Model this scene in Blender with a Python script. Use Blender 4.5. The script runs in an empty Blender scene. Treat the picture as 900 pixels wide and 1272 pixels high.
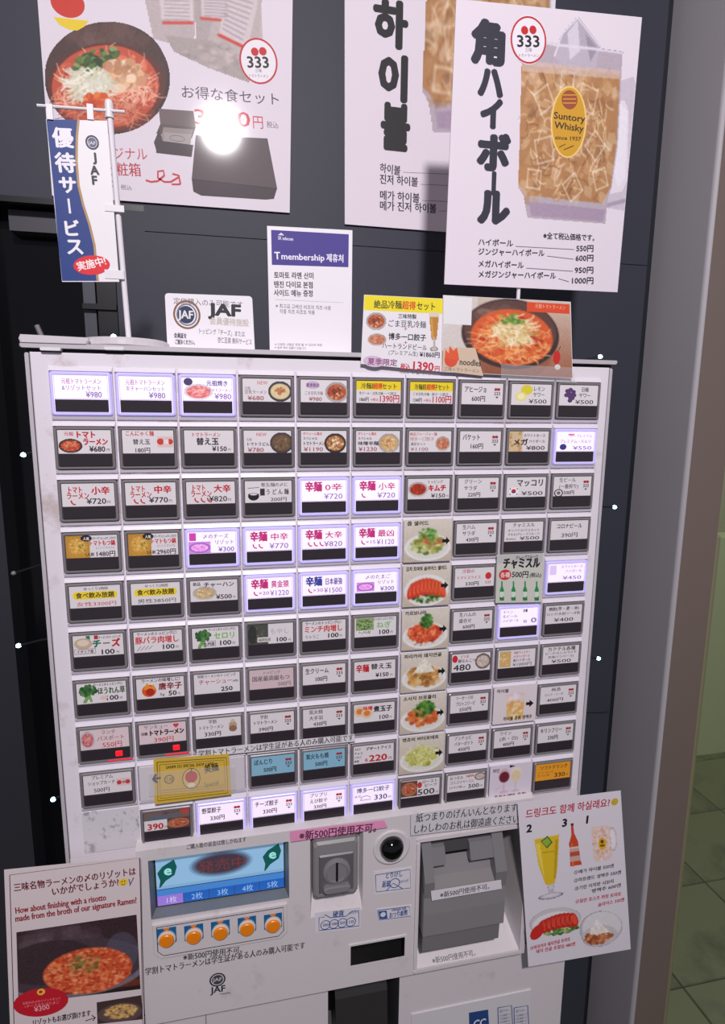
import bpy, math, random
import numpy as np
from mathutils import Vector, Matrix
random.seed(7); rng = np.random.default_rng(11)
sc = bpy.context.scene; C = sc.collection

# ------------------------------------------------------------------ camera
F = 740.476
CAM = np.array([0.1263383, -0.55948649, 1.48723163])
RT = np.array([0.97805658, -0.20811771, 0.00960966])
DN = np.array([-0.02527467, -0.16431085, -0.98608475])
FW = np.array([0.20680067, 0.9642038, -0.16596542])
cam = bpy.data.objects.new('camera', bpy.data.cameras.new('camera')); C.objects.link(cam)
cam.matrix_world = Matrix([[RT[0], -DN[0], -FW[0], CAM[0]], [RT[1], -DN[1], -FW[1], CAM[1]], [RT[2], -DN[2], -FW[2], CAM[2]], [0, 0, 0, 1]])
cam.data.sensor_fit = 'VERTICAL'; cam.data.sensor_height = 36; cam.data.lens = 36*F/1272
cam.data.clip_start = .01; sc.camera = cam
def at(x, y, Y=0.):
    "photo pixel -> point of the vertical plane y=Y"
    d = RT*(x-450)/F + DN*(y-636)/F + FW
    return CAM + d*(Y-CAM[1])/d[1]

# ------------------------------------------------------------------ light
sc.view_settings.view_transform = 'Standard'; sc.view_settings.look = 'None'
sc.view_settings.gamma = 1; sc.view_settings.use_curve_mapping = False; sc.view_settings.exposure = 0.0
w = bpy.data.worlds.new('world'); sc.world = w; w.use_nodes = True
w.node_tree.nodes['Background'].inputs[0].default_value = (.86, .84, 1.0, 1)
w.node_tree.nodes['Background'].inputs[1].default_value = .24
def area(name, loc, target, size, power, col):
    l = bpy.data.lights.new(name, 'AREA'); l.shape = 'DISK'; l.size = size; l.energy = power; l.color = col
    o = bpy.data.objects.new(name, l); C.objects.link(o); o.location = loc
    o.rotation_euler = (Vector(target)-Vector(loc)).to_track_quat('-Z', 'Y').to_euler(); return o
area('ceiling_lamp', (.105, -1.42, 2.55), (.2, 0, 1.3), .12, 31.5, (1, .94, .97))
area('corridor_lamp', (2.6, 0.9, 2.6), (2.4, 1.3, 0), .5, 11, (1, .98, .84))

# ------------------------------------------------------------------ materials
def lin(c):
    c = np.asarray(c, float)/255.; return np.where(c <= .04045, c/12.92, ((c+.055)/1.055)**2.4)
MATS = {}
def mat(name, col, rough=.5, metal=0, emit=0, coat=0, trans=0, dirt=None, spec=.5, alpha=1):
    if name in MATS: return MATS[name]
    m = bpy.data.materials.new(name); m.use_nodes = True; N = m.node_tree; b = N.nodes['Principled BSDF']
    c = (*lin(col), 1) if col is not None else None
    if c: b.inputs['Base Color'].default_value = c
    b.inputs['Roughness'].default_value = rough; b.inputs['Metallic'].default_value = metal
    b.inputs['Coat Weight'].default_value = coat; b.inputs['Coat Roughness'].default_value = .075
    b.inputs['Transmission Weight'].default_value = trans; b.inputs['Specular IOR Level'].default_value = spec
    b.inputs['Alpha'].default_value = alpha
    if emit: b.inputs['Emission Color'].default_value = c; b.inputs['Emission Strength'].default_value = emit
    if dirt:
        dc, scale, lo, hi, amt = dirt
        tc = N.nodes.new('ShaderNodeTexCoord'); n1 = N.nodes.new('ShaderNodeTexNoise'); n2 = N.nodes.new('ShaderNodeTexNoise')
        n1.inputs['Scale'].default_value = scale; n1.inputs['Detail'].default_value = 8; n1.inputs['Roughness'].default_value = .65
        n2.inputs['Scale'].default_value = scale*.23; n2.inputs['Detail'].default_value = 3
        mu = N.nodes.new('ShaderNodeMath'); mu.operation = 'MULTIPLY'
        mr = N.nodes.new('ShaderNodeMapRange'); mr.inputs['From Min'].default_value = lo; mr.inputs['From Max'].default_value = hi; mr.inputs['To Max'].default_value = amt
        mx = N.nodes.new('ShaderNodeMix'); mx.data_type = 'RGBA'; mx.inputs[6].default_value = c; mx.inputs[7].default_value = (*lin(dc), 1)
        L = N.links.new; L(tc.outputs['Object'], n1.inputs['Vector']); L(tc.outputs['Object'], n2.inputs['Vector'])
        L(n1.outputs[0], mu.inputs[0]); L(n2.outputs[0], mu.inputs[1]); L(mu.outputs[0], mr.inputs['Value'])
        L(mr.outputs[0], mx.inputs[0]); L(mx.outputs[2], b.inputs['Base Color'])
    MATS[name] = m; return m
def vcol(name, rough=.4, coat=0, emit=0):
    m = bpy.data.materials.new(name); m.use_nodes = True; N = m.node_tree; b = N.nodes['Principled BSDF']
    a = N.nodes.new('ShaderNodeAttribute'); a.attribute_name = 'Col'; N.links.new(a.outputs['Color'], b.inputs['Base Color'])
    b.inputs['Roughness'].default_value = rough; b.inputs['Coat Weight'].default_value = coat; b.inputs['Coat Roughness'].default_value = .075
    if emit: N.links.new(a.outputs['Color'], b.inputs['Emission Color']); b.inputs['Emission Strength'].default_value = emit
    MATS[name] = m; return m
INK = vcol('printed_ink', .5); INKL = vcol('laminated_ink', .6, .22); INKB = vcol('label_ink', .5, .12); INKLIT = vcol('backlit_ink', .5, 0, .40); SCR = vcol('screen_ink', .3, 0, .40)
WHITE = mat('machine_white_paint', (228, 222, 230), .42, dirt=((150, 118, 92), 26, .305, .38, .45))
WHITE2 = mat('panel_white_paint', (212, 206, 208), .5, dirt=((166, 156, 148), 70, .32, .42, .3))
HOUSE = mat('housing_plastic', (224, 218, 228), .35)
EDGE = mat('edge_metal', (204, 198, 204), .35, .2); GAP = mat('dark_gap', (34, 32, 36), .7)
FRAME = mat('button_frame_grey', (126, 121, 124), .3); FRLIT = mat('button_frame_lit', (196, 188, 244), .3, emit=.30)
FRRED = mat('button_frame_red', (250, 60, 80), .3, emit=.35)
STRIP = mat('smoked_window', (52, 46, 52), .25, spec=.4); WINP = mat('button_inner', (72, 66, 70), .4); WLIT = mat('button_inner_lit', (232, 220, 255), .4, emit=.42)
REDLED = mat('red_lamp', (255, 20, 30), .4, emit=1.6)
PAPER = mat('paper_white', (236, 232, 238), .5, coat=.35); PLASTW = mat('white_plastic', (232, 228, 234), .35)
LGREY = mat('light_grey_plastic', (212, 206, 212), .4)
GREY = mat('grey_plastic', (134, 131, 132), .38); DGREY = mat('dark_grey_plastic', (62, 60, 62), .4)
BLACK = mat('black_plastic', (12, 11, 13), .35); BLKGL = mat('black_gloss', (8, 8, 9), .06)

# ------------------------------------------------------------------ mesh helpers
class MB:
    def __init__(s): s.v = []; s.f = []; s.m = []; s.ms = []
    def mi(s, m):
        if m not in s.ms: s.ms.append(m)
        return s.ms.index(m)
    def quad(s, pts, m):
        i = len(s.v); s.v += [tuple(p) for p in pts]; s.f.append(tuple(range(i, i+len(pts)))); s.m.append(s.mi(m))
    def box(s, x0, x1, y0, y1, z0, z1, m, bev=0):
        if bev <= 0:
            i = len(s.v); s.v += [(x, y, z) for z in (z0, z1) for y in (y0, y1) for x in (x0, x1)]
            for q in ((0, 2, 3, 1), (4, 5, 7, 6), (0, 1, 5, 4), (2, 6, 7, 3), (0, 4, 6, 2), (1, 3, 7, 5)):
                s.f.append(tuple(i+k for k in q)); s.m.append(s.mi(m))
            return
        X = (x0, x0+bev, x1-bev, x1); Z = (z0, z0+bev, z1-bev, z1)      # chamfered box (front/back edges)
        s.prism([(x0+bev, z0), (x1-bev, z0), (x1, z0+bev), (x1, z1-bev), (x1-bev, z1), (x0+bev, z1), (x0, z1-bev), (x0, z0+bev)], y0, y1, m, bev)
    def prism(s, pts, y0, y1, m, bev=0):
        "polygon in xz extruded from y0 (front) to y1, front edge chamfered"
        n = len(pts); cx = sum(p[0] for p in pts)/n; cz = sum(p[1] for p in pts)/n
        i = len(s.v); mm = s.mi(m)
        def inset(p, b):
            dx, dz = cx-p[0], cz-p[1]; L = math.hypot(dx, dz) or 1; return (p[0]+dx/L*b, p[1]+dz/L*b)
        rings = []
        if bev: rings.append(([inset(p, bev) for p in pts], y0)); rings.append((pts, y0+bev*.7))
        else: rings.append((pts, y0))
        rings.append((pts, y1))
        for r, y in rings: s.v += [(p[0], y, p[1]) for p in r]
        s.f.append(tuple(i+k for k in range(n))); s.m.append(mm)
        for q in range(len(rings)-1):
            for k in range(n):
                a = i+q*n+k; b = i+q*n+(k+1) % n; s.f.append((a, a+n, b+n, b)); s.m.append(mm)
        L = len(rings)-1; s.f.append(tuple(i+L*n+k for k in reversed(range(n)))); s.m.append(mm)
    def lathe(s, c, prof, m, axis='z', n=32):
        i = len(s.v); mm = s.mi(m)
        for r, h in prof:
            for k in range(n):
                a = 2*math.pi*k/n; u, v = r*math.cos(a), r*math.sin(a)
                s.v.append((c[0]+u, c[1]+v, c[2]+h) if axis == 'z' else (c[0]+u, c[1]+h, c[2]+v))
        for q in range(len(prof)-1):
            for k in range(n):
                a = i+q*n+k; b = i+q*n+(k+1) % n; s.f.append((a, b, b+n, a+n)); s.m.append(mm)
        s.f.append(tuple(i+k for k in range(n))); s.m.append(mm); L = len(prof)-1
        s.f.append(tuple(i+L*n+k for k in range(n))); s.m.append(mm)
    def tube(s, pts, r, m, n=8):
        mm = s.mi(m); i = len(s.v); P = [Vector(p) for p in pts]
        for k, p in enumerate(P):
            d = (P[min(k+1, len(P)-1)]-P[max(k-1, 0)]).normalized()
            u = d.cross(Vector((0.3, .9, .1))).normalized(); v = d.cross(u)
            for j in range(n):
                a = 2*math.pi*j/n; q = p+u*r*math.cos(a)+v*r*math.sin(a); s.v.append(tuple(q))
        for k in range(len(P)-1):
            for j in range(n):
                a = i+k*n+j; b = i+k*n+(j+1) % n; s.f.append((a, b, b+n, a+n)); s.m.append(mm)
        s.f.append(tuple(i+j for j in range(n))); s.f.append(tuple(i+(len(P)-1)*n+j for j in range(n))); s.m += [mm, mm]
    def build(s, name, parent=None, smooth=False, fix=True):
        me = bpy.data.meshes.new(name); me.from_pydata(s.v, [], s.f)
        for m in s.ms: me.materials.append(m)
        me.polygons.foreach_set('material_index', s.m); me.update()
        if fix:
            import bmesh
            bm = bmesh.new(); bm.from_mesh(me); bmesh.ops.recalc_face_normals(bm, faces=bm.faces); bm.to_mesh(me); bm.free()
        if smooth: me.polygons.foreach_set('use_smooth', [True]*len(me.polygons))
        o = bpy.data.objects.new(name, me); C.objects.link(o)
        if parent: o.parent = parent
        return o
def tag(o, label, cat, group=None):
    o['label'] = label; o['category'] = cat
    if group: o['group'] = group
    return o
def empty(name, label=None, cat=None, group=None, loc=(0, 0, 0)):
    o = bpy.data.objects.new(name, None); C.objects.link(o); o.location = loc; o.empty_display_size = .02
    if label: tag(o, label, cat, group)
    return o
def struct(o): o['kind'] = 'structure'; return o
def reparent(o, p):
    "parent keeping the world place (things have their origin at their base)"
    o.parent = p; o.matrix_parent_inverse = Matrix.Translation(-Vector(p.location)); return o

# ------------------------------------------------------------------ glyphs
GL = {}; NEED = set()
def load_glyphs(chars):
    obs = []; base = []
    def mk(t):
        cu = bpy.data.curves.new('g', 'FONT'); cu.body = t; cu.resolution_u = 2
        o = bpy.data.objects.new('g', cu); C.objects.link(o); return o
    chars = [c for c in chars if c not in GL and c != ' ']
    bar = mk('|')
    for c in chars: obs.append((c, mk(c), mk(c+'|')))
    dg = bpy.context.evaluated_depsgraph_get(); dg.update()
    def mx(o):
        e = o.evaluated_get(dg); m = e.to_mesh(); a = np.empty(len(m.vertices)*3); m.vertices.foreach_get('co', a); a = a.reshape(-1, 3)
        f = [tuple(p.vertices) for p in m.polygons]; e.to_mesh_clear(); return a, f
    b0 = mx(bar)[0][:, 0].max()
    for c, o1, o2 in obs:
        a, f = mx(o1); b = mx(o2)[0]; GL[c] = (a[:, :2].copy(), f, float(b[:, 0].max()-b0))
    for c, o1, o2 in obs:
        for o in (o1, o2): d = o.data; bpy.data.objects.remove(o); bpy.data.curves.remove(d)
    d = bar.data; bpy.data.objects.remove(bar); bpy.data.curves.remove(d)
GL[' '] = (np.zeros((0, 2)), [], .3)
def layout(s):
    V = []; Fc = []; x = 0; n = 0
    for c in s:
        if c not in GL: load_glyphs([c])
        a, f, adv = GL[c]
        if len(a): b = a.copy(); b[:, 0] += x; V.append(b); Fc += [tuple(i+n for i in q) for q in f]; n += len(a)
        x += adv
    return (np.concatenate(V) if V else np.zeros((0, 2))), Fc, x

# ------------------------------------------------------------------ raster painter -> coloured grid mesh
class Pic:
    def __init__(s, w, h, bg=None):
        s.w, s.h = w, h; s.c = np.zeros((h, w, 3)); s.a = np.zeros((h, w))
        s.Y, s.X = np.mgrid[0:h, 0:w].astype(float); s.X = (s.X+.5)/w*100; s.Y = (s.Y+.5)/h*100   # 0..100 both ways
        s.px = 100./w
        if bg is not None: s.c[:] = bg; s.a[:] = 1
    def mask(s, m, col, al=1):
        m = np.clip(m, 0, 1)*al; s.c = s.c*(1-m[..., None])+np.asarray(col, float)*m[..., None]; s.a = np.maximum(s.a, np.clip(m, 0, 1))
    def sub(s, x0, x1, y0, y1):
        i0 = max(0, int(y0/100*s.h)-1); i1 = min(s.h, int(y1/100*s.h)+2); j0 = max(0, int(x0/100*s.w)-1); j1 = min(s.w, int(x1/100*s.w)+2)
        return (slice(i0, i1), slice(j0, j1))
    def _b(s, sl, m, col, al):
        m = np.clip(m, 0, 1)*al; s.c[sl] = s.c[sl]*(1-m[..., None])+np.asarray(col, float)*m[..., None]; s.a[sl] = np.maximum(s.a[sl], m)
    def ell(s, cx, cy, rx, ry, col, ang=0, soft=1, al=1):
        R = max(rx, ry)+2; sl = s.sub(cx-R, cx+R, cy-R, cy+R); X = s.X[sl]-cx; Y = s.Y[sl]-cy
        if X.size == 0: return
        ca, sa = math.cos(math.radians(ang)), math.sin(math.radians(ang)); u = (X*ca+Y*sa)/rx; v = (-X*sa+Y*ca)/ry
        d = (1-np.sqrt(u*u+v*v))*min(rx, ry)/(s.px*soft)+.5; s._b(sl, d, col, al)
    def line(s, x0, y0, x1, y1, w_, col, al=1):
        sl = s.sub(min(x0, x1)-w_-1, max(x0, x1)+w_+1, min(y0, y1)-w_-1, max(y0, y1)+w_+1); X = s.X[sl]-x0; Y = s.Y[sl]-y0
        if X.size == 0: return
        dx, dy = x1-x0, y1-y0; L = dx*dx+dy*dy+1e-9; t = np.clip((X*dx+Y*dy)/L, 0, 1)
        s._b(sl, (w_/2-np.hypot(X-t*dx, Y-t*dy))/s.px+.5, col, al)
    def curve(s, pts, w_, col, al=1):
        for a, b in zip(pts[:-1], pts[1:]): s.line(*a, *b, w_, col, al)
    def poly(s, pts, col, al=1):
        m = np.ones_like(s.X)*9; n = len(pts); ins = np.zeros_like(s.X, bool); dist = np.ones_like(s.X)*1e9
        for k in range(n):
            x0, y0 = pts[k]; x1, y1 = pts[(k+1) % n]
            c = ((y0 > s.Y) != (y1 > s.Y)) & (s.X < (x1-x0)*(s.Y-y0)/((y1-y0) or 1e-9)+x0); ins ^= c
        s.mask(ins.astype(float), col, al)
    def rect(s, x0, y0, x1, y1, col, al=1): s.mask(((s.X >= x0) & (s.X <= x1) & (s.Y >= y0) & (s.Y <= y1)).astype(float), col, al)
    def inell(s, cx, cy, rx, ry, ang=0):
        r = math.sqrt(random.random()); t = random.random()*2*math.pi; u, v = r*rx*math.cos(t), r*ry*math.sin(t)
        ca, sa = math.cos(math.radians(ang)), math.sin(math.radians(ang)); return cx+u*ca-v*sa, cy+u*sa+v*ca
    def blobs(s, n, cx, cy, rx, ry, cols, r0, r1, ang=0, al=.9, sq=.6):
        for _ in range(n):
            x, y = s.inell(cx, cy, rx, ry, ang); r = random.uniform(r0, r1); c = jit(random.choice(cols), 14)
            s.ell(x, y, r, r*random.uniform(sq, 1), c, random.uniform(0, 180), 1, al)
    def strands(s, n, cx, cy, rx, ry, cols, L, w_, ang=0, al=.8, dirn=None):
        for _ in range(n):
            x, y = s.inell(cx, cy, rx, ry, ang); a = random.uniform(0, 6.28) if dirn is None else math.radians(dirn)+random.gauss(0, .35)
            k = random.uniform(-.5, .5); P = [(x, y)]
            for _i in range(4): a += k; x += math.cos(a)*L/4; y += math.sin(a)*L/4; P.append((x, y))
            s.curve(P, w_, jit(random.choice(cols), 12), al)
    def noise(s, amt, cell=1):
        h, w_ = s.h//cell+2, s.w//cell+2; n = rng.normal(0, amt, (h, w_)); n = np.kron(n, np.ones((cell, cell)))[:s.h, :s.w]; s.c += n[..., None]
def jit(c, a): d = random.uniform(-a, a); return tuple(max(0, min(255, v+d+random.uniform(-a/3, a/3))) for v in c)

# ------------------------------------------------------------------ flat print on a card plane
def boldoffs(b):
    if not b: return [(0, 0)]
    if b < .02: return [(-b, 0), (b, 0)]
    if b < .045: return [(-b, 0), (b, 0), (0, b*.8), (0, -b*.8)]
    o = [(b*math.cos(t)*1.0, b*math.sin(t)*.8) for t in np.linspace(0, 2*math.pi, 10, endpoint=False)]
    return o+[(b*.45*math.cos(t), b*.4*math.sin(t)) for t in (0, 1.57, 3.14, 4.71)]
class Print:
    def __init__(s, O, ux, uz, w, h):
        s.O = np.array(O, float); s.ux = np.array(ux, float); s.uz = np.array(uz, float); s.w = w; s.h = h
        s.ux /= np.linalg.norm(s.ux); s.uz /= np.linalg.norm(s.uz)
        s.n = np.cross(s.ux, s.uz); s.n /= np.linalg.norm(s.n)
        if s.n[1] > 0: s.n = -s.n
        s.V = []; s.F = []; s.CO = []; s.n0 = 0; s.k = 0; s.step = .000007
    def put(s, uv, faces, col):
        s.k += 1; uv = np.asarray(uv, float); P = s.O+uv[:, :1]*s.ux+uv[:, 1:2]*s.uz+s.n*(s.step*(s.k+1))
        s.V.append(P); s.F += [tuple(i+s.n0 for i in f) for f in faces]; s.n0 += len(P)
        col = np.asarray(col, float); s.CO.append(np.tile(lin(col), (len(P), 1)) if col.ndim == 1 else lin(col))
    def rect(s, u0, v0, u1, v1, col): s.put([(u0, v0), (u1, v0), (u1, v1), (u0, v1)], [(0, 1, 2, 3)], col)
    def poly(s, pts, col): s.put(pts, [tuple(range(len(pts)))], col)
    def ell(s, u, v, ru, rv, col, n=28, ang=0, a0=0, a1=360):
        t = np.radians(np.linspace(a0, a1, n, endpoint=(a1-a0 < 360))); x = ru*np.cos(t); y = rv*np.sin(t); a = math.radians(ang)
        s.put(np.stack([u+x*math.cos(a)-y*math.sin(a), v+x*math.sin(a)+y*math.cos(a)], 1), [tuple(range(n))], col)
    def ring(s, u, v, ru, rv, t, col, n=36):
        a = np.linspace(0, 2*math.pi, n, endpoint=False); c, d = np.cos(a), np.sin(a)
        P = np.concatenate([np.stack([u+ru*c, v+rv*d], 1), np.stack([u+(ru-t)*c, v+(rv-t)*d], 1)])
        s.put(P, [(k, (k+1) % n, n+(k+1) % n, n+k) for k in range(n)], col)
    def frame(s, u0, v0, u1, v1, t, col):
        for r in ((u0, v0, u1, v0+t), (u0, v1-t, u1, v1), (u0, v0, u0+t, v1), (u1-t, v0, u1, v1)): s.rect(*r, col)
    def line(s, pts, t, col):
        P = []; n = len(pts); p = [np.array(q, float) for q in pts]
        for k in range(n):
            d = p[min(k+1, n-1)]-p[max(k-1, 0)]; d /= np.linalg.norm(d)+1e-12; nn = np.array([-d[1], d[0]])*t/2; P += [p[k]+nn, p[k]-nn]
        s.put(P, [(2*k, 2*k+1, 2*k+3, 2*k+2) for k in range(n-1)], col)
    def text(s, t, u, v, size, col, w=None, ang=0, bold=0, sx=1, al='l'):
        P, Fc, adv = layout(t)
        if not len(P): return
        if w: sx = w/(adv*size)
        Q = P*np.array([size*sx, size])
        if al == 'c': Q[:, 0] -= adv*size*sx/2
        if al == 'r': Q[:, 0] -= adv*size*sx
        a = math.radians(ang); R = np.array([[math.cos(a), math.sin(a)], [-math.sin(a), math.cos(a)]])
        k = s.k
        for i, (ox, oy) in enumerate(boldoffs(bold)):
            if i: s.k -= .75
            s.put((Q+np.array([ox, oy])*size)@R+np.array([u, v]), Fc, col)
    def pic(s, p, quad, clip=None):
        "quad: BL BR TR TL in uv"
        h, w_ = p.h, p.w; q = [np.array(k, float) for k in quad]
        T = np.linspace(0, 1, w_+1); S = np.linspace(1, 0, h+1); Tg, Sg = np.meshgrid(T, S)
        P = (1-Tg)[..., None]*(1-Sg)[..., None]*q[0]+Tg[..., None]*(1-Sg)[..., None]*q[1]+Tg[..., None]*Sg[..., None]*q[2]+(1-Tg)[..., None]*Sg[..., None]*q[3]
        al = p.a > .5
        if clip is not None:
            M = (P[:-1, :-1]+P[1:, 1:]+P[1:, :-1]+P[:-1, 1:])/4; n = len(clip)
            for k in range(n):
                a0, b0 = np.array(clip[k]), np.array(clip[(k+1) % n]); al = al & ((b0[0]-a0[0])*(M[..., 1]-a0[1])-(b0[1]-a0[1])*(M[..., 0]-a0[0]) > .0006*np.linalg.norm(b0-a0))
        ce = np.clip(p.c, 0, 255)
        num = np.zeros((h+1, w_+1, 3)); den = np.zeros((h+1, w_+1))
        for dy in (0, 1):
            for dx in (0, 1): num[dy:dy+h, dx:dx+w_] += ce*al[..., None]; den[dy:dy+h, dx:dx+w_] += al
        col = num/np.maximum(den, 1)[..., None]; idx = np.arange((h+1)*(w_+1)).reshape(h+1, w_+1)
        I, J = np.nonzero(al); fs = np.stack([idx[I, J], idx[I+1, J], idx[I+1, J+1], idx[I, J+1]], 1)
        used = np.zeros((h+1)*(w_+1), bool); used[fs.ravel()] = True; mp = np.cumsum(used)-1
        s.put(P.reshape(-1, 2)[used], [tuple(r) for r in mp[fs].tolist()], col.reshape(-1, 3)[used])
    def build(s, name, m, parent=None):
        V = np.concatenate(s.V); me = bpy.data.meshes.new(name); me.from_pydata(V.tolist(), [], s.F)
        ca = me.color_attributes.new('Col', 'FLOAT_COLOR', 'POINT'); c = np.ones((len(V), 4)); c[:, :3] = np.concatenate(s.CO)
        ca.data.foreach_set('color', c.ravel()); me.materials.append(m)
        # all faces look towards the front
        me.update(); nr = np.empty(len(me.polygons)*3); me.polygons.foreach_get('normal', nr); nr = nr.reshape(-1, 3)@s.n
        flip = np.nonzero(nr < 0)[0]
        if len(flip):
            import bmesh
            bm = bmesh.new(); bm.from_mesh(me); bm.faces.ensure_lookup_table(); bmesh.ops.reverse_faces(bm, faces=[bm.faces[int(i)] for i in flip]); bm.to_mesh(me); bm.free()
        o = bpy.data.objects.new(name, me); C.objects.link(o)
        if parent: o.parent = parent
        return o
class Card(Print):
    "a flat card in the plane y=Y (or leaning); corner points TL TR BR BL; print placed by photo pixels falls on that plane"
    def __init__(s, q, Y, th=.0008, world=None):
        s.Y = Y; Q = [at(*p, Y) for p in q] if world is None else [np.array(p, float) for p in world]
        s.Q = Q; TL, TR, BR, BL = Q; super().__init__(BL, BR-BL, TL-BL, np.linalg.norm(BR-BL), np.linalg.norm(TL-BL)); s.th = th
        s.uz = s.uz-s.ux*(s.uz@s.ux); s.uz /= np.linalg.norm(s.uz)
    def body(s, name, m, parent=None, rad=.0):
        mb = MB(); TL, TR, BR, BL = s.Q; b = -s.n*s.th
        if rad:
            pts = []
            loc = [s.uv(p) for p in (BL, BR, TR, TL)]
            for k in range(4):
                p = np.array(loc[k]); a = np.array(loc[k-1])-p; c = np.array(loc[(k+1) % 4])-p; a /= np.linalg.norm(a); c /= np.linalg.norm(c)
                for t in np.linspace(0, 1, 5):
                    d = a*(1-math.sin(t*math.pi/2))+c*(1-math.cos(t*math.pi/2)); pts.append(p+d*rad)
            P = [s.O+q[0]*s.ux+q[1]*s.uz for q in pts]
        else: P = [BL, BR, TR, TL]
        n = len(P); mb.v = [tuple(p) for p in P]+[tuple(p+b) for p in P]; mb.mi(m)
        mb.f = [tuple(range(n)), tuple(range(2*n-1, n-1, -1))]+[(k, k+n, (k+1) % n+n, (k+1) % n) for k in range(n)]; mb.m = [0]*len(mb.f)
        return mb.build(name, parent)
    def uv(s, P): d = np.array(P)-s.O; return (d@s.ux, d@s.uz)
    def P(s, x, y):
        d = RT*(x-450)/F+DN*(y-636)/F+FW; t = ((s.O-CAM)@s.n)/(d@s.n); return s.uv(CAM+d*t)
    def sc(s, x, y): a = np.array(s.P(x, y)); b = np.array(s.P(x, y+1)); return np.linalg.norm(a-b)
    def T(s, t, x0, y0, x1, y1, h, col, bold=0):
        "text whose baseline runs from (x0,y0) to (x1,y1), em height h"
        a = np.array(s.P(x0, y0)); b = np.array(s.P(x1, y1)); d = b-a
        if h < 14: bold = min(bold, .024)
        s.text(t, a[0], a[1], h*s.sc(x0, y0), col, w=np.linalg.norm(d), ang=math.degrees(math.atan2(d[1], d[0])), bold=bold)
    def G(s, t, x, y, h, col, bold=0, sx=1, ang=0):
        "one glyph centred at (x,y)"
        P, Fc, adv = layout(t); k = h*s.sc(x, y); c = s.P(x, y); mid = (P.min(0)+P.max(0))/2
        a = math.radians(ang); R = np.array([[math.cos(a), math.sin(a)], [-math.sin(a), math.cos(a)]])
        ly = s.k
        for i, (ox, oy) in enumerate(boldoffs(bold)):
            if i: s.k -= .75
            s.put(((P-mid+np.array([ox, oy]))*k*np.array([sx, 1]))@R+np.array(c), Fc, col)
    def E(s, x, y, rx, ry, col, ang=0): k = s.sc(x, y); u, v = s.P(x, y); s.ell(u, v, rx*k, ry*k, col, ang=ang)
    def RG(s, x, y, rx, ry, t, col): k = s.sc(x, y); u, v = s.P(x, y); s.ring(u, v, rx*k, ry*k, t*k, col)
    def PL(s, pts, col): s.poly([s.P(*p) for p in pts], col)
    def L(s, pts, t, col): s.line([s.P(*p) for p in pts], t*s.sc(*pts[0]), col)
    def I(s, p, x0, y0, x1, y1, q=None):
        "a photograph on the card: a printed part of its own"
        q = q or [(x0, y1), (x1, y1), (x1, y0), (x0, y0)]; d = Print(s.O, s.ux, s.uz, s.w, s.h); d.k = s.k; TL, TR, BR, BL = [s.uv(v) for v in s.Q]; d.pic(p, [s.P(*k) for k in q], [BL, BR, TR, TL]); s.k = d.k
        s.pics = getattr(s, 'pics', [])+[d]
    def cut(s, name):
        d = Print(s.O, s.ux, s.uz, s.w, s.h); d.V, d.F, d.CO = s.V, s.F, s.CO; s.V, s.F, s.CO, s.n0 = [], [], [], 0; s.subs = getattr(s, 'subs', [])+[(d, name)]
    def finish(s, parent, ink, name='lettering_print'):
        for d, nm in getattr(s, 'subs', []):
            if d.V: o = d.build(nm, ink); o.parent = parent
        for d in getattr(s, 'pics', []): o = d.build('photo_print', ink); o.parent = parent
        if s.V: o = s.build(name, ink); o.parent = parent
def logo333(c, x, y, r, ring=True, white=True, ang=0):
    if ring: c.RG(x, y, r, r*1.1, r*.09, (196, 40, 44))
    c.E(x-r*.18, y-r*.45, r*.2, r*.2, (200, 30, 34)); c.E(x+r*.2, y-r*.47, r*.2, r*.2, (200, 30, 34))
    c.T('333', x-r*.55, y+r*.3, x+r*.55, y+r*.32, r*.75, (30, 28, 32), .03)
    c.T('三味', x-r*.16, y+r*.52, x+r*.16, y+r*.53, r*.2, (90, 80, 90)); c.T('トマトラーメン', x-r*.48, y+r*.76, x+r*.48, y+r*.78, r*.18, (90, 80, 90))
# ------------------------------------------------------------------ setting
DARKW = mat('dark_wall_panel', (58, 60, 71), .55, spec=.3); NAVY = mat('navy_wall_panel', (40, 47, 60), .35, spec=.35)
mb = MB()
for x0, x1, m in ((.02, .7565, DARKW),): mb.box(x0, x1, .3, .36, 0, 1.7135, m); mb.box(x0, x1, .3, .36, 1.7145, 3.0, m)
mb.box(.02, .7565, .302, .36, 1.71, 1.718, GAP); wl = struct(mb.build('wall_back'))
mb = MB(); mb.box(-.9, .02, .3, .36, 1.745, 3.0, DARKW); mb.box(-.9, -.46, .3, .36, 0, 1.745, DARKW); struct(mb.build('wall_left'))
mb = MB(); mb.box(.7565, .79, .33, .38, 0, 3.0, mat('recess_navy', (22, 26, 36), .5)); struct(mb.build('trim_1'))
COL = mat('column_side_paint', (180, 176, 182), .55); COL2 = mat('column_front_paint', (122, 108, 101), .5)
mb = MB()
mb.quad([(.786, .36, 0), (.786, .216, 0), (.786, .216, 3), (.786, .36, 3)], COL)
for k in range(6):      # rounded corner
    a0, a1 = math.radians(180+15*k), math.radians(195+15*k); c = (.792, .216)
    mb.quad([(c[0]+.006*math.cos(a0), c[1]+.006*math.sin(a0), 0), (c[0]+.006*math.cos(a1), c[1]+.006*math.sin(a1), 0), (c[0]+.006*math.cos(a1), c[1]+.006*math.sin(a1), 3), (c[0]+.006*math.cos(a0), c[1]+.006*math.sin(a0), 3)], COL)
mb.quad([(.792, .21, 0), (.853, .21, 0), (.853, .21, 3), (.792, .21, 3)], COL2); mb.quad([(.853, .21, 0), (.853, .42, 0), (.853, .42, 3), (.853, .21, 3)], COL2)
mb.quad([(.786, .36, 0), (.853, .42, 0), (.853, .42, 3), (.786, .36, 3)], COL2)
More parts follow.
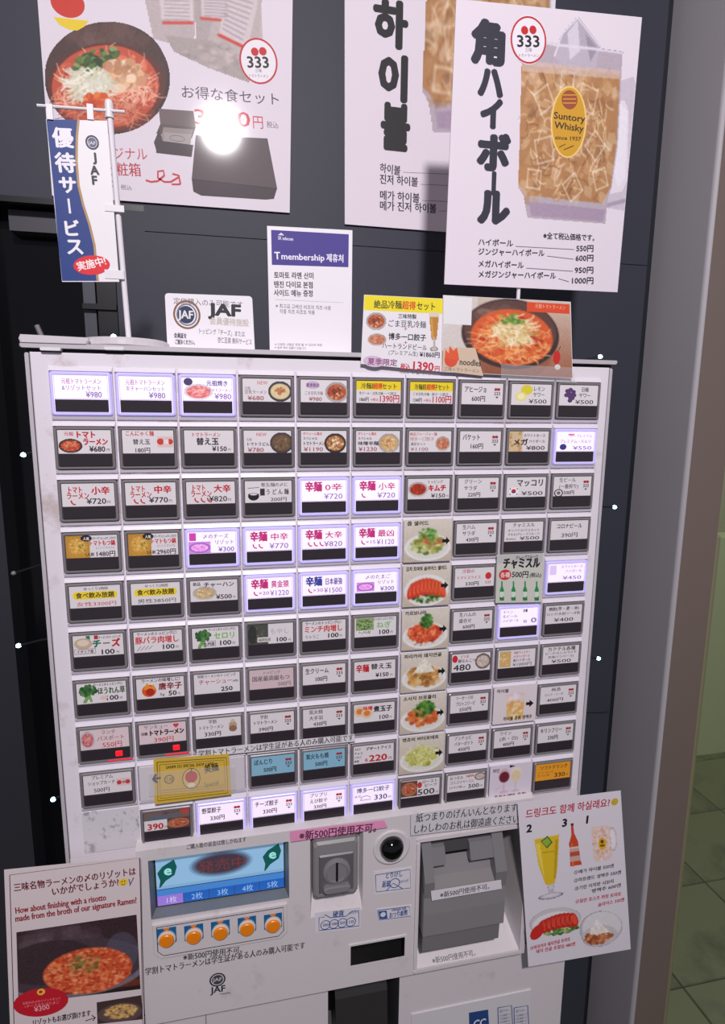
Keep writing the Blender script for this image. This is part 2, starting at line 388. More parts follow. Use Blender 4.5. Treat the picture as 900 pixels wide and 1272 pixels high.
mb.quad([(.786, .216, 3), (.853, .21, 3), (.853, .42, 3), (.786, .36, 3)], COL2)
struct(mb.build('trim_2'))
# dark glazed door to the left of the machine
d = empty('door_1'); d['kind'] = 'structure'; d.location = (-.22, .31, 0)
DG = mat('door_glass_dark', (14, 14, 17), .12, spec=.3); DFR = mat('door_frame_grey', (62, 62, 70), .45)
mb = MB(); mb.box(-.30, .02, .345, .36, 0, 1.745, DG); reparent(mb.build('door_glass'), d)
mb = MB(); mb.box(-.46, -.176, .3, .345, 0, 1.745, mat('door_jamb_dark', (48, 48, 55), .5)); reparent(mb.build('door_jamb'), d)
mb = MB(); mb.box(-.176, .02, .3, .345, 1.738, 1.745, BLACK); reparent(mb.build('door_seal'), d)
mb = MB(); mb.box(-.146, -.078, .322, .345, 1.710, 1.735, DFR); reparent(mb.build('closer_box'), d)
mb = MB(); mb.box(-.064, -.049, .322, .345, 0, 1.66, mat('door_rail_grey', (70, 70, 80), .4)); reparent(mb.build('door_stile'), d)
mb = MB(); mb.box(-.046, -.022, .318, .345, 1.545, 1.66, BLACK); mb.box(-.064, -.022, .314, .345, 1.617, 1.624, BLACK); reparent(mb.build('door_latch'), d)
mb = MB(); mb.box(-.018, .02, .3, .345, 0, 1.738, DARKW); reparent(mb.build('door_post'), d)
# floor with separate tiles where they show, ceiling
mb = MB(); mb.box(-2.5, 4.6, -3.2, 4.2, -.05, -.004, mat('floor_grout', (52, 56, 42), .8)); fl = struct(mb.build('floor'))
mb = MB(); mb.box(-2.5, 4.6, -3.2, 4.2, 3.0, 3.05, mat('ceiling_white', (190, 188, 182), .8)); struct(mb.build('ceiling'))
mb = MB(); mb.box(-.1635, .1635, -.1465, .1465, -.004, 0, mat('floor_tile_olive', (118, 126, 96), .45, dirt=((70, 76, 58), 9, .25, .4, .6)), .002)
tile = None
me = None
for i in range(11):
    for j in range(10):
        if me is None:
            b2 = MB(); TM = mat('floor_tile_olive', None)
            b2.v = [(-.1635, -.1465, -.004), (.1635, -.1465, -.004), (.1635, .1465, -.004), (-.1635, .1465, -.004), (-.1615, -.1445, 0), (.1615, -.1445, 0), (.1615, .1445, 0), (-.1615, .1445, 0)]
            b2.mi(TM); b2.f = [(4, 5, 6, 7), (0, 1, 5, 4), (1, 2, 6, 5), (2, 3, 7, 6), (3, 0, 4, 7)]; b2.m = [0]*5; t = b2.build('floor_tile'); me = t.data
        else: t = bpy.data.objects.new('floor_tile', me); C.objects.link(t)
        t.location = (.915+.33*i-.165, -.165+.296*j, 0); t.parent = fl
# room beyond: low partition with rounded post, far wall with red stripe
PG = mat('partition_green_white', (176, 190, 146), .6); PG2 = mat('far_wall_cream', (196, 200, 164), .6)
mb = MB(); mb.box(2.06, 4.4, 1.5, 1.6, 0, .985, PG); struct(mb.build('wall_partition'))
pp = at(887, 664, .45)
b = MB(); b.lathe((pp[0], .45, 0), [(.0115, 0), (.0115, pp[2]-.004), (.010, pp[2]-.001), (.006, pp[2]), (.001, pp[2]+.0005)], mat('post_olive', (150, 146, 112), .4), n=24)
tag(b.build('slim_post'), 'slim olive round-topped post just behind the brown column', 'post')
mb = MB(); mb.box(1.2, 4.4, 2.6, 2.7, 0, 3.0, PG2); struct(mb.build('wall_far'))
mb = MB(); mb.box(1.2, 4.4, 2.588, 2.6, 1.205, 1.275, mat('stripe_red', (190, 66, 50), .5)); struct(mb.build('trim_4'))
mb = MB(); mb.box(2.9, 3.35, 2.56, 2.588, 1.285, 1.40, DGREY, .004)
for k in range(4): mb.box(2.92, 3.33, 2.55, 2.558, 1.30+.024*k, 1.312+.024*k, BLACK)
tag(mb.build('intercom_panel'), 'small dark louvred panel on the far wall above the red stripe', 'panel')

# ------------------------------------------------------------------ ticket machine
mc = empty('ticket_machine', 'tall white ticket vending machine with ten rows of menu buttons before the dark wall', 'vending machine', loc=(.232, .14, 0))
def part(mb, name, **k): return reparent(mb.build(name, **k), mc)
X0, X1, ZT = -.0425, .5065, 1.5365; xGL, xGR = .030, .437
mb = MB(); mb.box(X0, X1, .012, .27, 1.066, ZT, WHITE); mb.box(X0, X1, .085, .27, .02, 1.066, WHITE); mb.box(X0, X0+.01, .012, .085, .02, 1.066, WHITE); mb.box(X1-.01, X1, .012, .085, .02, 1.066, WHITE); part(mb, 'cabinet_body')
mb = MB(); mb.box(X0, X1, .004, .012, 1.062, ZT-.003, GAP); mb.box(X0, xGL, .004, .012, .86, 1.062, GAP); mb.box(xGR, X1, .004, .012, .86, 1.062, GAP); part(mb, 'door_gasket')
mb = MB(); mb.prism([(X0+.0031, 1.0575), (X1-.003, 1.0575), (X1-.003, ZT-.0025), (X0+.0031, ZT-.0025)], 0, .011, WHITE, .0012); mb.box(X0+.0031, xGL, .0002, .011, .866, 1.0575, WHITE); mb.box(xGR, X1-.003, .0002, .011, .866, 1.0575, WHITE); part(mb, 'front_door')
mb = MB(); mb.box(X0-.001, X0+.0022, .001, .012, .86, ZT-.003, EDGE, .0008); part(mb, 'edge_strip')
mb = MB(); mb.box(X1-.0022, X1+.001, .001, .012, .86, ZT-.003, EDGE, .0008); part(mb, 'edge_strip')
mb = MB(); mb.box(X0-.003, X1+.003, -.0035, .275, ZT+.0006, ZT+.0045, EDGE, .001); mb.box(X0, X1, .003, .27, ZT-.003, ZT+.0006, GAP); part(mb, 'top_lid')
mb = MB(); mb.box(-.030, -.014, -.0042, .01, ZT-.0015, ZT+.001, PLASTW, .0006); part(mb, 'lid_clip')
mb = MB(); mb.box(.02, .036, -.0046, .01, ZT+.0004, ZT+.0028, PLASTW, .0006); part(mb, 'lid_clip')

PX, PZ = .052, .04622; BW, BH = .0481/2, .03637/2
# shared housing and button meshes
def housing_mesh():
    b = MB(); o = [(-.0255, -.0222), (.0255, -.0222), (.0255, .0226), (-.0255, .0226)]
    def R(w_, h, y): return [(-w_, y, -h), (w_, y, -h), (w_, y, h), (-w_, y, h)]
    rings = [[(p[0], 0.0, p[1]) for p in o], [(p[0], -.0022, p[1]) for p in o], R(BW+.0008, BH+.0008, -.0030), R(BW+.0001, BH+.0001, .0005)]
    rings[1] = [(-.0251, -.0020, -.0216), (.0251, -.0020, -.0216), (.0251, -.0014, .0222), (-.0251, -.0014, .0222)]
    b.mi(HOUSE); b.v = [q for r in rings for q in r]
    for k in range(3):
        for j in range(4): b.f.append((k*4+j, k*4+(j+1) % 4, k*4+4+(j+1) % 4, k*4+4+j)); b.m.append(0)
    return b
def button_mesh(fm, wm):
    b = MB(); r = .0022
    def rr(w_, h, r, y):
        P = []
        for cx, cz, a0 in ((w_-r, h-r, 0), (-w_+r, h-r, 90), (-w_+r, -h+r, 180), (w_-r, -h+r, 270)):
            for t in (0, 45, 90): a = math.radians(a0+t); P.append((cx+r*math.cos(a), y, cz+r*math.sin(a)))
        return P
    b.mi(fm); b.mi(wm); rings = [rr(BW, BH, r, .001), rr(BW, BH, r, -.0042), rr(BW-.0007, BH-.0007, r*.8, -.0048), rr(BW-.0019, BH-.0019, r*.5, -.0048), rr(BW-.0022, BH-.0022, r*.4, -.0036)]
    b.v = [q for R in rings for q in R]
    for k in range(4):
        for j in range(12): b.f.append((k*12+j, k*12+(j+1) % 12, k*12+12+(j+1) % 12, k*12+12+j)); b.m.append(0)
    b.f.append(tuple(48+j for j in range(12))); b.m.append(1); return b
def window_mesh(): b = MB(); b.prism([(-.0212, -.0153), (.0212, -.0153), (.0212, -.0049), (-.0212, -.0049)], -.0046, -.0036, STRIP, .0004); return b
PROT = {}
for nm, f_, w_ in (('n', FRAME, WINP), ('lit', FRLIT, WLIT), ('red', FRAME, WINP)):
    o = button_mesh(f_, w_).build('menu_button'); PROT[nm] = o.data; bpy.data.objects.remove(o)
for nm, fn in (('house', housing_mesh), ('win', window_mesh)):
    o = fn().build(nm); PROT[nm] = o.data; bpy.data.objects.remove(o)
PROT['house'].name = 'button_housing'; PROT['win'].name = 'smoked_window'
def inst(name, me, loc, par=mc):
    o = bpy.data.objects.new(name, me); C.objects.link(o); o.location = loc; o.parent = par
    o.matrix_parent_inverse = Matrix.Translation(-Vector(par.location)) if par is mc else Matrix.Identity(4); return o

K = (38, 34, 40); RD = (196, 34, 44); MG = (176, 40, 110); BL = (50, 70, 150); GR = (40, 110, 60); GY = (120, 112, 118); OR = (226, 110, 40)
LX, LZ = .0428, .0204      # label size (m)
class Label(Print):
    "menu label, coordinates 0..100 across and 0..100 down"
    def __init__(s, cx, cz, y=-.0038, full=False):
        if full: s.lw, s.lh, z0 = .0500, .0432, -.0216
        else: s.lw, s.lh, z0 = LX, LZ, -.0046
        super().__init__((cx-s.lw/2, y, cz+z0), (1, 0, 0), (0, 0, 1), s.lw, s.lh); s.step = .000005
    def c(s, x, y): return (x/100*s.lw, (1-y/100)*s.lh)
    def t(s, tx, x0, x1, y, h, col=K, bold=0):
        u, v = s.c(x0, y); s.text(tx, u, v, h/100*s.lh, col, w=(x1-x0)/100*s.lw, bold=bold or .014)
    def r(s, x0, y0, x1, y1, col): u0, v0 = s.c(x0, y1); u1, v1 = s.c(x1, y0); s.rect(u0, v0, u1, v1, col)
    def e(s, x, y, rx, ry, col, **k): u, v = s.c(x, y); s.ell(u, v, rx/100*s.lw, ry/100*s.lh, col, **k)
    def p(s, pic, x0, y0, x1, y1): s.pic(pic, [s.c(x0, y1), s.c(x1, y1), s.c(x1, y0), s.c(x0, y0)])
    def pl(s, pts, col): s.poly([s.c(*p) for p in pts], col)
    def ln(s, pts, t, col): s.line([s.c(*p) for p in pts], t/100*s.lh, col)
def lg(L, x=86, y=45, col=(170, 50, 56)):
    L.e(x-3.5, y-16, 4, 7, col); L.e(x+3.5, y-16, 4, 7, col); L.t('333', x-8, x+8, y+12, 24, (60, 50, 56), .02); L.pl([(x-4, y+18), (x+4, y+18), (x, y+27)], (70, 50, 60))
def chili(L, n, x, y, col=RD):
    for k in range(n):
        q = x+k*13; L.ln([(q-3, y-9), (q-2.6, y+1), (q+.5, y+8), (q+5, y+10)], 6, col)

# ---- food pictures (flat print)
def bowl(w, h, rim, soup, cols, cx=50, cy=52, rx=48, ry=44, noodle=None, top=None, bg=None):
    p = Pic(w, h, bg); p.ell(cx, cy, rx, ry, rim); p.ell(cx, cy-3, rx*.93, ry*.88, tuple(v*.8+20 for v in rim)); p.ell(cx, cy, rx*.82, ry*.76, soup)
    p.blobs(40, cx, cy, rx*.75, ry*.68, cols, 2, 6)
    if noodle: p.strands(60, cx, cy, rx*.66, ry*.6, noodle, 16, 1.6, al=.65)
    if top: p.blobs(26, cx, cy-2, rx*.4, ry*.36, top, 2.5, 6)
    p.noise(5); return p
def food(kind, w=64, h=56):
    p = Pic(w, h, (206, 200, 190)); p.rect(0, 0, 100, 100, (214, 206, 196)); 
    for y in range(0, 100, 3): p.rect(0, y, 100, y+3, (220-y*.25, 212-y*.3, 200-y*.35))
    if kind == 'tomato':
        p.ell(50, 62, 47, 38, (232, 232, 230)); p.ell(50, 64, 41, 31, (214, 214, 208))
        p.blobs(70, 52, 76, 34, 14, [(60, 110, 40), (110, 150, 60), (40, 80, 30)], 2, 5)
        for k in range(9):
            x = 18+k*8; y = 62-9*math.sin(k/8*math.pi); p.ell(x, y, 7.5, 21, (206, 50+k*3, 30), 14-k*4); p.ell(x+1.5, y-1, 4.6, 15, (238, 90, 60), 14-k*4); p.line(x-3, y-16, x-4, y+12, 1.2, (250, 150, 120), .7)
    else:
        pal = {'salad': [(120, 150, 60), (180, 190, 110), (90, 130, 50), (220, 214, 160), (190, 160, 90)], 'kim': [(196, 60, 34), (220, 90, 50), (240, 140, 90)],
               'chick': [(180, 120, 60), (206, 150, 84), (150, 96, 44), (226, 190, 130)], 'shrimp': [(214, 110, 50), (190, 80, 40), (230, 150, 80)],
               'cab': [(190, 190, 90), (214, 210, 120), (160, 160, 70), (226, 226, 160)]}[kind]
        p.ell(50, 66, 48, 32, (236, 234, 232)); p.ell(50, 66, 43, 27, (222, 220, 214))
        p.blobs(110, 50, 58, 33, 22, pal, 3, 8); 
        if kind == 'salad': p.blobs(50, 50, 36, 18, 15, [(60, 120, 40), (90, 150, 60), (120, 170, 80)], 1.5, 4); p.blobs(12, 60, 50, 24, 10, [(200, 90, 60)], 2, 4)
        if kind == 'kim': p.blobs(60, 52, 30, 13, 17, [(60, 120, 40), (40, 90, 36), (90, 150, 60)], 2, 5); p.strands(40, 48, 64, 30, 16, [(240, 120, 70), (170, 40, 26)], 14, 1.6)
        if kind == 'chick':
            p.poly([(50, 14), (74, 52), (26, 52)], (236, 230, 216)); p.blobs(80, 50, 40, 16, 14, [(246, 240, 230), (226, 216, 196)], 1, 3); p.blobs(40, 50, 70, 36, 14, pal, 5, 8)
        if kind == 'shrimp': p.blobs(70, 52, 38, 22, 20, [(60, 120, 40), (90, 150, 60), (130, 160, 60), (40, 80, 40)], 2, 6)
        if kind == 'cab': p.strands(140, 50, 54, 34, 22, pal+[(240, 240, 190)], 16, 1.6)
    p.noise(5); return p
PB = {}
def pb(k):
    if k in PB: return PB[k]
    N = [(246, 200, 150), (238, 170, 110)]
    D = dict(red=lambda: bowl(48, 40, (60, 36, 34), (190, 60, 34), [(206, 80, 44), (170, 46, 30)], noodle=N),
        redw=lambda: bowl(48, 40, (214, 206, 214), (200, 90, 96), [(206, 110, 110), (230, 150, 140), (180, 60, 70)], noodle=[(240, 200, 190)]),
        cream=lambda: bowl(44, 44, (52, 46, 46), (226, 206, 160), [(232, 214, 170), (220, 196, 150)], top=[(190, 120, 60), (170, 90, 50)]),
        spicy=lambda: bowl(44, 44, (190, 180, 176), (180, 80, 40), [(206, 110, 60), (150, 50, 30), (230, 180, 130)], top=[(140, 50, 30), (90, 60, 40)]),
        dark=lambda: bowl(44, 44, (66, 52, 46), (110, 84, 60), [(130, 100, 70), (90, 66, 50), (160, 130, 90)]),
        deluxe=lambda: bowl(44, 44, (44, 34, 32), (170, 100, 50), [(226, 190, 140), (190, 120, 60), (240, 220, 180)], top=[(240, 214, 170), (110, 70, 40), (250, 240, 220)]),
        pale=lambda: bowl(44, 44, (190, 180, 170), (214, 170, 110), [(226, 190, 140), (236, 214, 170), (180, 120, 60)], top=[(226, 206, 160), (190, 130, 70)]),
        gyoza=lambda: bowl(40, 40, (206, 176, 160), (196, 120, 90), [(206, 140, 110), (180, 90, 60), (226, 180, 150)]),
        kimchi=lambda: bowl(44, 38, (206, 196, 196), (170, 50, 30), [(190, 60, 34), (140, 36, 26), (210, 100, 60)]),
        motsu=lambda: bowl(48, 44, (206, 150, 50), (206, 150, 60), [(226, 180, 80), (180, 90, 36), (240, 210, 130), (90, 120, 40)], rx=52, ry=52, noodle=[(240, 200, 110)], bg=(190, 140, 60)),
        rice=lambda: bowl(48, 40, (210, 200, 190), (206, 180, 130), [(220, 196, 150), (190, 150, 100), (240, 226, 190)]),
        purple=lambda: bowl(44, 36, (150, 90, 180), (220, 150, 220), [(236, 190, 236), (200, 120, 200)], bg=(190, 130, 210)),
        beef=lambda: bowl(44, 38, (190, 120, 90), (190, 90, 60), [(206, 120, 90), (230, 190, 170), (150, 60, 40), (120, 140, 70)], bg=(110, 70, 60)),
        bean=lambda: bowl(40, 40, (120, 90, 90), (206, 190, 180), [(226, 216, 206), (180, 160, 150)]))
    PB[k] = D[k](); return PB[k]
def brok(w=40, h=34):
    p = Pic(w, h); p.line(50, 60, 30, 96, 16, (120, 170, 90)); p.line(52, 60, 60, 92, 12, (130, 176, 96)); p.blobs(60, 50, 36, 38, 26, [(60, 110, 56), (90, 140, 80), (44, 90, 46)], 6, 12); return p
def onions():
    p = Pic(44, 36, (150, 170, 120)); p.strands(120, 50, 50, 44, 40, [(90, 130, 60), (190, 206, 150), (60, 100, 40)], 14, 4); return p
def photod():
    p = Pic(56, 40, (78, 80, 74)); p.blobs(60, 40, 50, 44, 44, [(96, 98, 88), (60, 64, 56), (130, 130, 116)], 3, 8); p.ell(20, 50, 22, 46, (50, 54, 50)); p.noise(6); return p

# ---- label contents
def nstd(l1, l2, price, b=True):
    def f(L):
        n = len(l1)+len(l2)
        if l2: L.t(l1, 14, 14+min(46, len(l1)*11), 28, 25); L.t(l2, 14, 14+min(52, len(l2)*11), 60, 25); L.t(price, 24, 56, 92, 25, bold=.02)
        else: L.t(l1, 6, 6+min(62, len(l1)*11), 42, 32, bold=.02); L.t(price, 24, 58, 84, 30, bold=.02)
        if b: lg(L)
    return f
def tomato_hot(word, price, n):
    def f(L):
        L.t('トマト', 10, 40, 40, 32, RD, .03); L.t('ラーメン', 8, 52, 66, 32, RD, .03); L.t(word, 56, 92, 46, 36, RD, .04); L.t(price, 46, 84, 90, 34, K, .02); L.t('円', 85, 92, 88, 14, K); chili(L, n, 20, 82)
    return f
def kara(word, price, n, c1=MG, x=''):
    def f(L):
        L.t('辛麺', 8, 46, 50, 50, c1, .04); 
        for k in range(5): L.ln([(9+k*7, 20), (15+k*7, 48)], 3, c1)
        L.t(word, 52, 92, 48, 36, MG if c1 == MG else (90, 80, 150), .02); chili(L, n, 18, 76, MG)
        if x: L.t(x, 24, 48, 84, 24, (140, 90, 150))
        L.t(price, 50, 92, 90, 36, (120, 90, 160), .01)
    return f
def topping(name, price, col=K, pic=None, px=(4, 22, 46, 84), tag_='', nx=(44, 96), c2=None):
    def f(L):
        L.t('ラーメンのトッピングに!', 34, 94, 18, 15, K, .02) if pic else L.t('ラーメンのトッピングに!', 6, 90, 20, 18, K, .02)
        if pic: L.p(pic(), *px)
        L.t(name, nx[0], nx[1], 56, 36, col, .03)
        if tag_: L.r(5, 66, 42, 88, (236, 232, 236)); L.t(tag_, 8, 40, 83, 17, (90, 60, 60))
        L.t(price, 56, 84, 90, 32, K, .03); L.t('円', 86, 92, 88, 14, K)
    return f
T = lambda *a, **k: (lambda L: L.t(*a, **k))
def seq(*fs):
    def f(L):
        for g in fs: g(L)
    return f
P_ = lambda k, *b: (lambda L: L.p(pb(k), *b))
LB = {}
LV = (150, 120, 190)
LB[1, 1] = ('lit', seq(T('元祖トマトラーメン', 14, 88, 36, 26, (150, 90, 130)), T('&リゾットセット', 14, 88, 62, 24, (130, 100, 150)), T('¥980', 58, 88, 92, 34, (120, 100, 160), .02)))
LB[1, 2] = ('lit', seq(T('元祖トマトラーメン', 12, 88, 36, 26, (150, 90, 130)), T('半チャーハンセット', 12, 88, 62, 24, (130, 100, 150)), T('¥980', 56, 88, 92, 34, (120, 100, 160), .02)))
LB[1, 3] = ('lit', seq(P_('redw', 2, 22, 62, 100), T('元祖焼き', 48, 92, 34, 26, (80, 70, 130), .03), T('トマトラーメン', 52, 98, 60, 18, (150, 60, 100)), T('¥980', 64, 98, 92, 34, (130, 100, 170), .02), lambda L: L.e(12, 20, 9, 16, (60, 50, 90))))
LB[1, 4] = ('n', seq(P_('cream', 52, 2, 104, 104), T('NEW', 30, 52, 26, 22, (200, 120, 120)), T('元祖', 4, 16, 48, 15, GY), T('豆乳ラーメン', 4, 50, 66, 19, (110, 96, 100)), T('¥680', 10, 44, 94, 26, (160, 80, 90), .02)))
LB[1, 5] = ('n', seq(P_('spicy', 52, 0, 104, 104), lambda L: L.e(26, 24, 15, 17, (200, 180, 210)), T('夏季限定', 12, 40, 32, 18, (120, 60, 110), .02), T('ごま豆乳冷麺', 8, 48, 66, 17, (130, 110, 120)), T('¥980', 18, 46, 94, 24, (160, 80, 90), .02)))
def ysale(head, mid, old, new):
    return ('n', seq(lambda L: L.r(0, 0, 100, 42, (240, 214, 30)), T(head, 10, 92, 34, 28, (60, 60, 20), .02), lambda L: L.r(38, 8, 58, 36, (240, 214, 30)), T('超得', 38, 58, 34, 28, (220, 60, 30), .04), T(mid, 6, 90, 62, 15, K), T(old, 6, 28, 92, 22, K, .02), T('→税込', 30, 50, 90, 15, RD), T(new, 50, 98, 94, 40, RD, .02)))
LB[1, 6] = ysale('冷麺超得セット', '生ビール・豆乳冷麺・一口餃子', '1860円', '1390円')
LB[1, 7] = ysale('冷麺超得餃子セット', 'ごま豆乳冷麺・餃子一口餃子', '1240円', '1100円')
LB[1, 8] = ('n', nstd('アヒージョ', '', '600円'))
def lemon(L):
    L.e(38, 28, 15, 24, (226, 210, 60)); L.e(24, 60, 14, 22, (236, 226, 130)); L.e(24, 60, 9, 15, (246, 240, 190)); L.t('レモン', 54, 84, 32, 26, K); L.t('サワー', 54, 84, 60, 26, K); L.t('¥500', 44, 90, 92, 28, K)
LB[1, 9] = ('n', lemon)
def grape(L):
    for x, y in ((20, 30), (28, 24), (36, 34), (24, 42), (32, 48), (18, 50), (28, 60), (34, 64), (28, 76), (38, 50)): L.e(x, y, 6, 10, (90, 60, 110))
    L.t('巨峰', 56, 76, 32, 26, K); L.t('サワー', 50, 82, 60, 26, K); L.t('¥500', 42, 90, 92, 28, K)
LB[1, 10] = ('n', grape)
LB[2, 1] = ('n', seq(P_('red', 0, 32, 46, 100), T('元祖', 12, 30, 24, 18, RD, .02), T('トマト', 32, 72, 32, 32, RD, .05), T('ラーメン', 46, 94, 62, 32, RD, .05), T('¥680', 58, 88, 92, 32, K, .03), T('円', 90, 97, 90, 14, K)))
LB[2, 2] = ('n', seq(T('こんにゃく麺', 6, 62, 24, 24, RD, .02), T('替え玉', 20, 54, 60, 25, K, .02), T('180円', 22, 54, 96, 25, K, .02), lambda L: (L.r(68, 28, 98, 74, (226, 196, 190)), L.e(74, 50, 7, 14, (206, 60, 50)), L.e(93, 50, 6, 12, (206, 60, 50)), L.r(80, 42, 90, 60, (230, 226, 230)))))
LB[2, 3] = ('n', seq(T('トマトラーメン', 14, 74, 28, 22, RD, .02), T('替え玉', 24, 70, 62, 34, K, .04), T('¥150', 56, 86, 92, 30, K, .03), T('円', 88, 94, 90, 12, K)))
LB[2, 4] = ('n', seq(P_('dark', 54, 0, 106, 108), T('NEW', 26, 48, 26, 22, (200, 110, 110)), T('元祖', 5, 17, 46, 14, GY), T('トマトうどん', 5, 54, 68, 18, K, .03), T('¥780', 8, 42, 96, 26, (160, 80, 90), .02)))
def special(a, b_, pr, pk): return ('n', seq(P_(pk, 50, 4, 100, 108), T('ボリューム満点', 4, 46, 20, 15, RD, .02), T('スペシャル', 4, 36, 42, 16, K, .02), T(a, 4, 52, 66, 20, K, .03), T(pr, 6, 48, 94, 26, (160, 80, 90), .02)))
LB[2, 5] = special('トマトラーメン', '', '¥1190', 'deluxe'); LB[2, 6] = special('味噌辛麺', '', '¥1230', 'pale')
LB[2, 7] = ('n', seq(P_('gyoza', 62, 20, 98, 98), T('絶品ジャージャー麺', 2, 66, 22, 18, (190, 60, 50)), T('博多一口餃子', 2, 60, 46, 20, (190, 120, 110)), T('満足セット', 4, 40, 68, 16, K), T('¥1100', 4, 46, 94, 22, (160, 80, 90))))
LB[2, 8] = ('n', nstd('バケット', '', '160円'))
LB[2, 9] = ('n', seq(lambda L: L.r(0, 0, 34, 100, (214, 190, 150)), lambda L: [L.e(random.uniform(2, 32), random.uniform(5, 95), 4, 7, jit((206, 170, 120), 26)) for _ in range(14)], T('メガ', 10, 48, 66, 34, (60, 34, 30), .05), T('ホワイトホース', 36, 92, 28, 18, K), T('ハイボール', 50, 92, 56, 18, K), T('¥800', 44, 92, 92, 28, K)))
LB[2, 10] = ('lit', seq(T('ザ・プレミアム', 34, 94, 30, 18, LV), T('プレミアム・モルツ', 8, 92, 58, 20, (100, 90, 150)), lambda L: (L.e(18, 78, 9, 15, (50, 50, 120)), L.r(30, 12, 46, 22, (210, 120, 160))), T('¥550', 44, 94, 92, 26, (90, 80, 150))))
LB[3, 1] = ('n', tomato_hot('小辛', '¥720', 1)); LB[3, 2] = ('n', tomato_hot('中辛', '¥770', 2)); LB[3, 3] = ('n', tomato_hot('大辛', '¥820', 3))
LB[3, 4] = ('n', seq(T('替玉/麺の〆に', 34, 92, 26, 20, K), T('う ど ん 麺', 44, 94, 62, 28, K, .02), lambda L: (L.r(32, 36, 42, 68, (50, 46, 50)), L.e(18, 68, 12, 22, (24, 22, 26), a0=180, a1=360), L.e(18, 64, 12, 8, (24, 22, 26)), L.e(18, 62, 8, 4, (220, 220, 224)), L.ln([(6, 34), (30, 30)], 3, GY)), T('200円', 54, 90, 94, 22, K)))
LB[3, 5] = ('lit', kara('0辛', '¥720', 0)); LB[3, 6] = ('lit', kara('小辛', '¥720', 1))
LB[3, 7] = ('n', seq(P_('kimchi', 0, 10, 48, 92), T('トッピング', 46, 84, 24, 17, K), T('キムチ', 48, 92, 60, 34, RD, .06), T('¥150', 56, 90, 94, 28, K, .02), T('円', 92, 98, 92, 12, K)))
LB[3, 8] = ('n', nstd('グリーン', 'サラダ', '220円'))
def kor(L):
    L.t('マッコリ', 24, 96, 44, 40, K, .03); L.r(6, 52, 30, 92, (244, 242, 244)); L.e(18, 70, 6, 10, (206, 40, 50)); L.e(18, 74, 5.6, 7, (40, 60, 140), a0=180, a1=360)
    for x, y in ((9, 58), (27, 58), (9, 86), (27, 86)): L.r(x-1.5, y-3, x+1.5, y+3, K)
    L.t('¥500', 38, 94, 92, 28, K)
LB[3, 9] = ('n', kor)
LB[3, 10] = ('n', seq(nstd('生ビール', '(一番搾り)', ' 500円'), lambda L: (L.e(14, 84, 12, 20, (60, 56, 60)), L.e(14, 84, 9, 15, (226, 222, 226)), L.e(14, 84, 5, 9, (120, 110, 110)))))
def motsu(n, pr): return ('n', seq(P_('motsu', 0, 0, 46, 100), T('コラーゲンたっぷりこだわり', 50, 98, 20, 13, K, .02), T('トマトもつ鍋', 44, 96, 46, 26, RD, .03), T('(ニンニク入り)', 58, 94, 62, 12, GY), T(n, 36, 54, 92, 17, K, .03), T(pr, 56, 96, 95, 28, K, .02), lambda L: (L.e(40, 14, 11, 14, (40, 36, 40)), L.t('人気', 34, 46, 21, 15, (240, 236, 236), .03))))
LB[4, 1] = motsu('1人前', '1480円'); LB[4, 2] = motsu('2人前', '2960円')
LB[4, 3] = ('lit', seq(lambda L: (L.p(pb('purple'), 0, 46, 46, 100), L.r(2, 6, 16, 42, (190, 60, 160))), T('〆のチーズ', 30, 84, 32, 24, (90, 70, 130)), T('リゾット', 54, 96, 60, 24, (90, 70, 130)), T('¥300', 62, 96, 94, 30, (110, 90, 160), .02)))
LB[4, 4] = ('lit', kara('中辛', '¥770', 2)); LB[4, 5] = ('lit', kara('大辛', '¥820', 3)); LB[4, 6] = ('lit', kara('最凶', '¥1120', 1, MG, '×15'))
LB[4, 8] = ('n', nstd('生ハム', 'サラダ', '430円'))
LB[4, 9] = ('n', seq(T('チャミスル', 20, 78, 26, 25, K), T('オリジナル/マスカット', 8, 92, 50, 16, K), T('すもも/グレープフルーツ', 8, 92, 70, 16, K), T('各360ml', 4, 30, 92, 13, K), T('¥500', 40, 92, 94, 25, K)))
LB[4, 10] = ('n', seq(T('コロナビール', 14, 84, 40, 27, K, .02), T('390円', 28, 74, 88, 29, K, .01)))
def nomi(a, n): return ('n', seq(T('ゆっくり2時間', 28, 76, 20, 15, K), lambda L: (L.e(14, 44, 8, 17, (244, 216, 50)), L.e(86, 44, 8, 17, (244, 216, 50)), L.r(13, 27, 87, 61, (244, 216, 50))), T('食べ飲み放題', 12, 88, 54, 28, (60, 50, 30), .03), T(a, 12, 92, 92, 22, n)))
LB[5, 1] = nomi('女性3300円', (206, 80, 80)); LB[5, 2] = nomi('男性3850円', (80, 80, 90))
LB[5, 3] = ('n', seq(P_('rice', 4, 24, 56, 96), T('絶品', 6, 22, 24, 18, K, .02), T('チャーハン', 28, 94, 32, 26, K, .03), T('¥500', 54, 88, 92, 30, K, .02), T('円', 90, 96, 90, 12, K)))
LB[5, 4] = ('lit', kara('黄金猿', '¥1220', 1, MG, '×20')); LB[5, 5] = ('lit', kara('日本最強', '¥1500', 1, (50, 60, 140), '×30'))
LB[5, 6] = ('lit', seq(lambda L: L.p(pb('purple'), 4, 48, 46, 94), T('〆のたまご', 24, 84, 32, 24, (90, 70, 130)), T('リゾット', 52, 94, 60, 24, (90, 70, 130)), T('¥300', 60, 94, 94, 30, (110, 90, 160), .02)))
LB[5, 8] = ('n', seq(T('冷製の', 18, 50, 26, 22, RD), T('トマトスライス', 4, 66, 58, 20, RD), T('330円', 26, 62, 92, 25, K, .02), lambda L: L.e(85, 46, 8, 18, (206, 50, 56)), T('333', 77, 93, 86, 20, RD)))
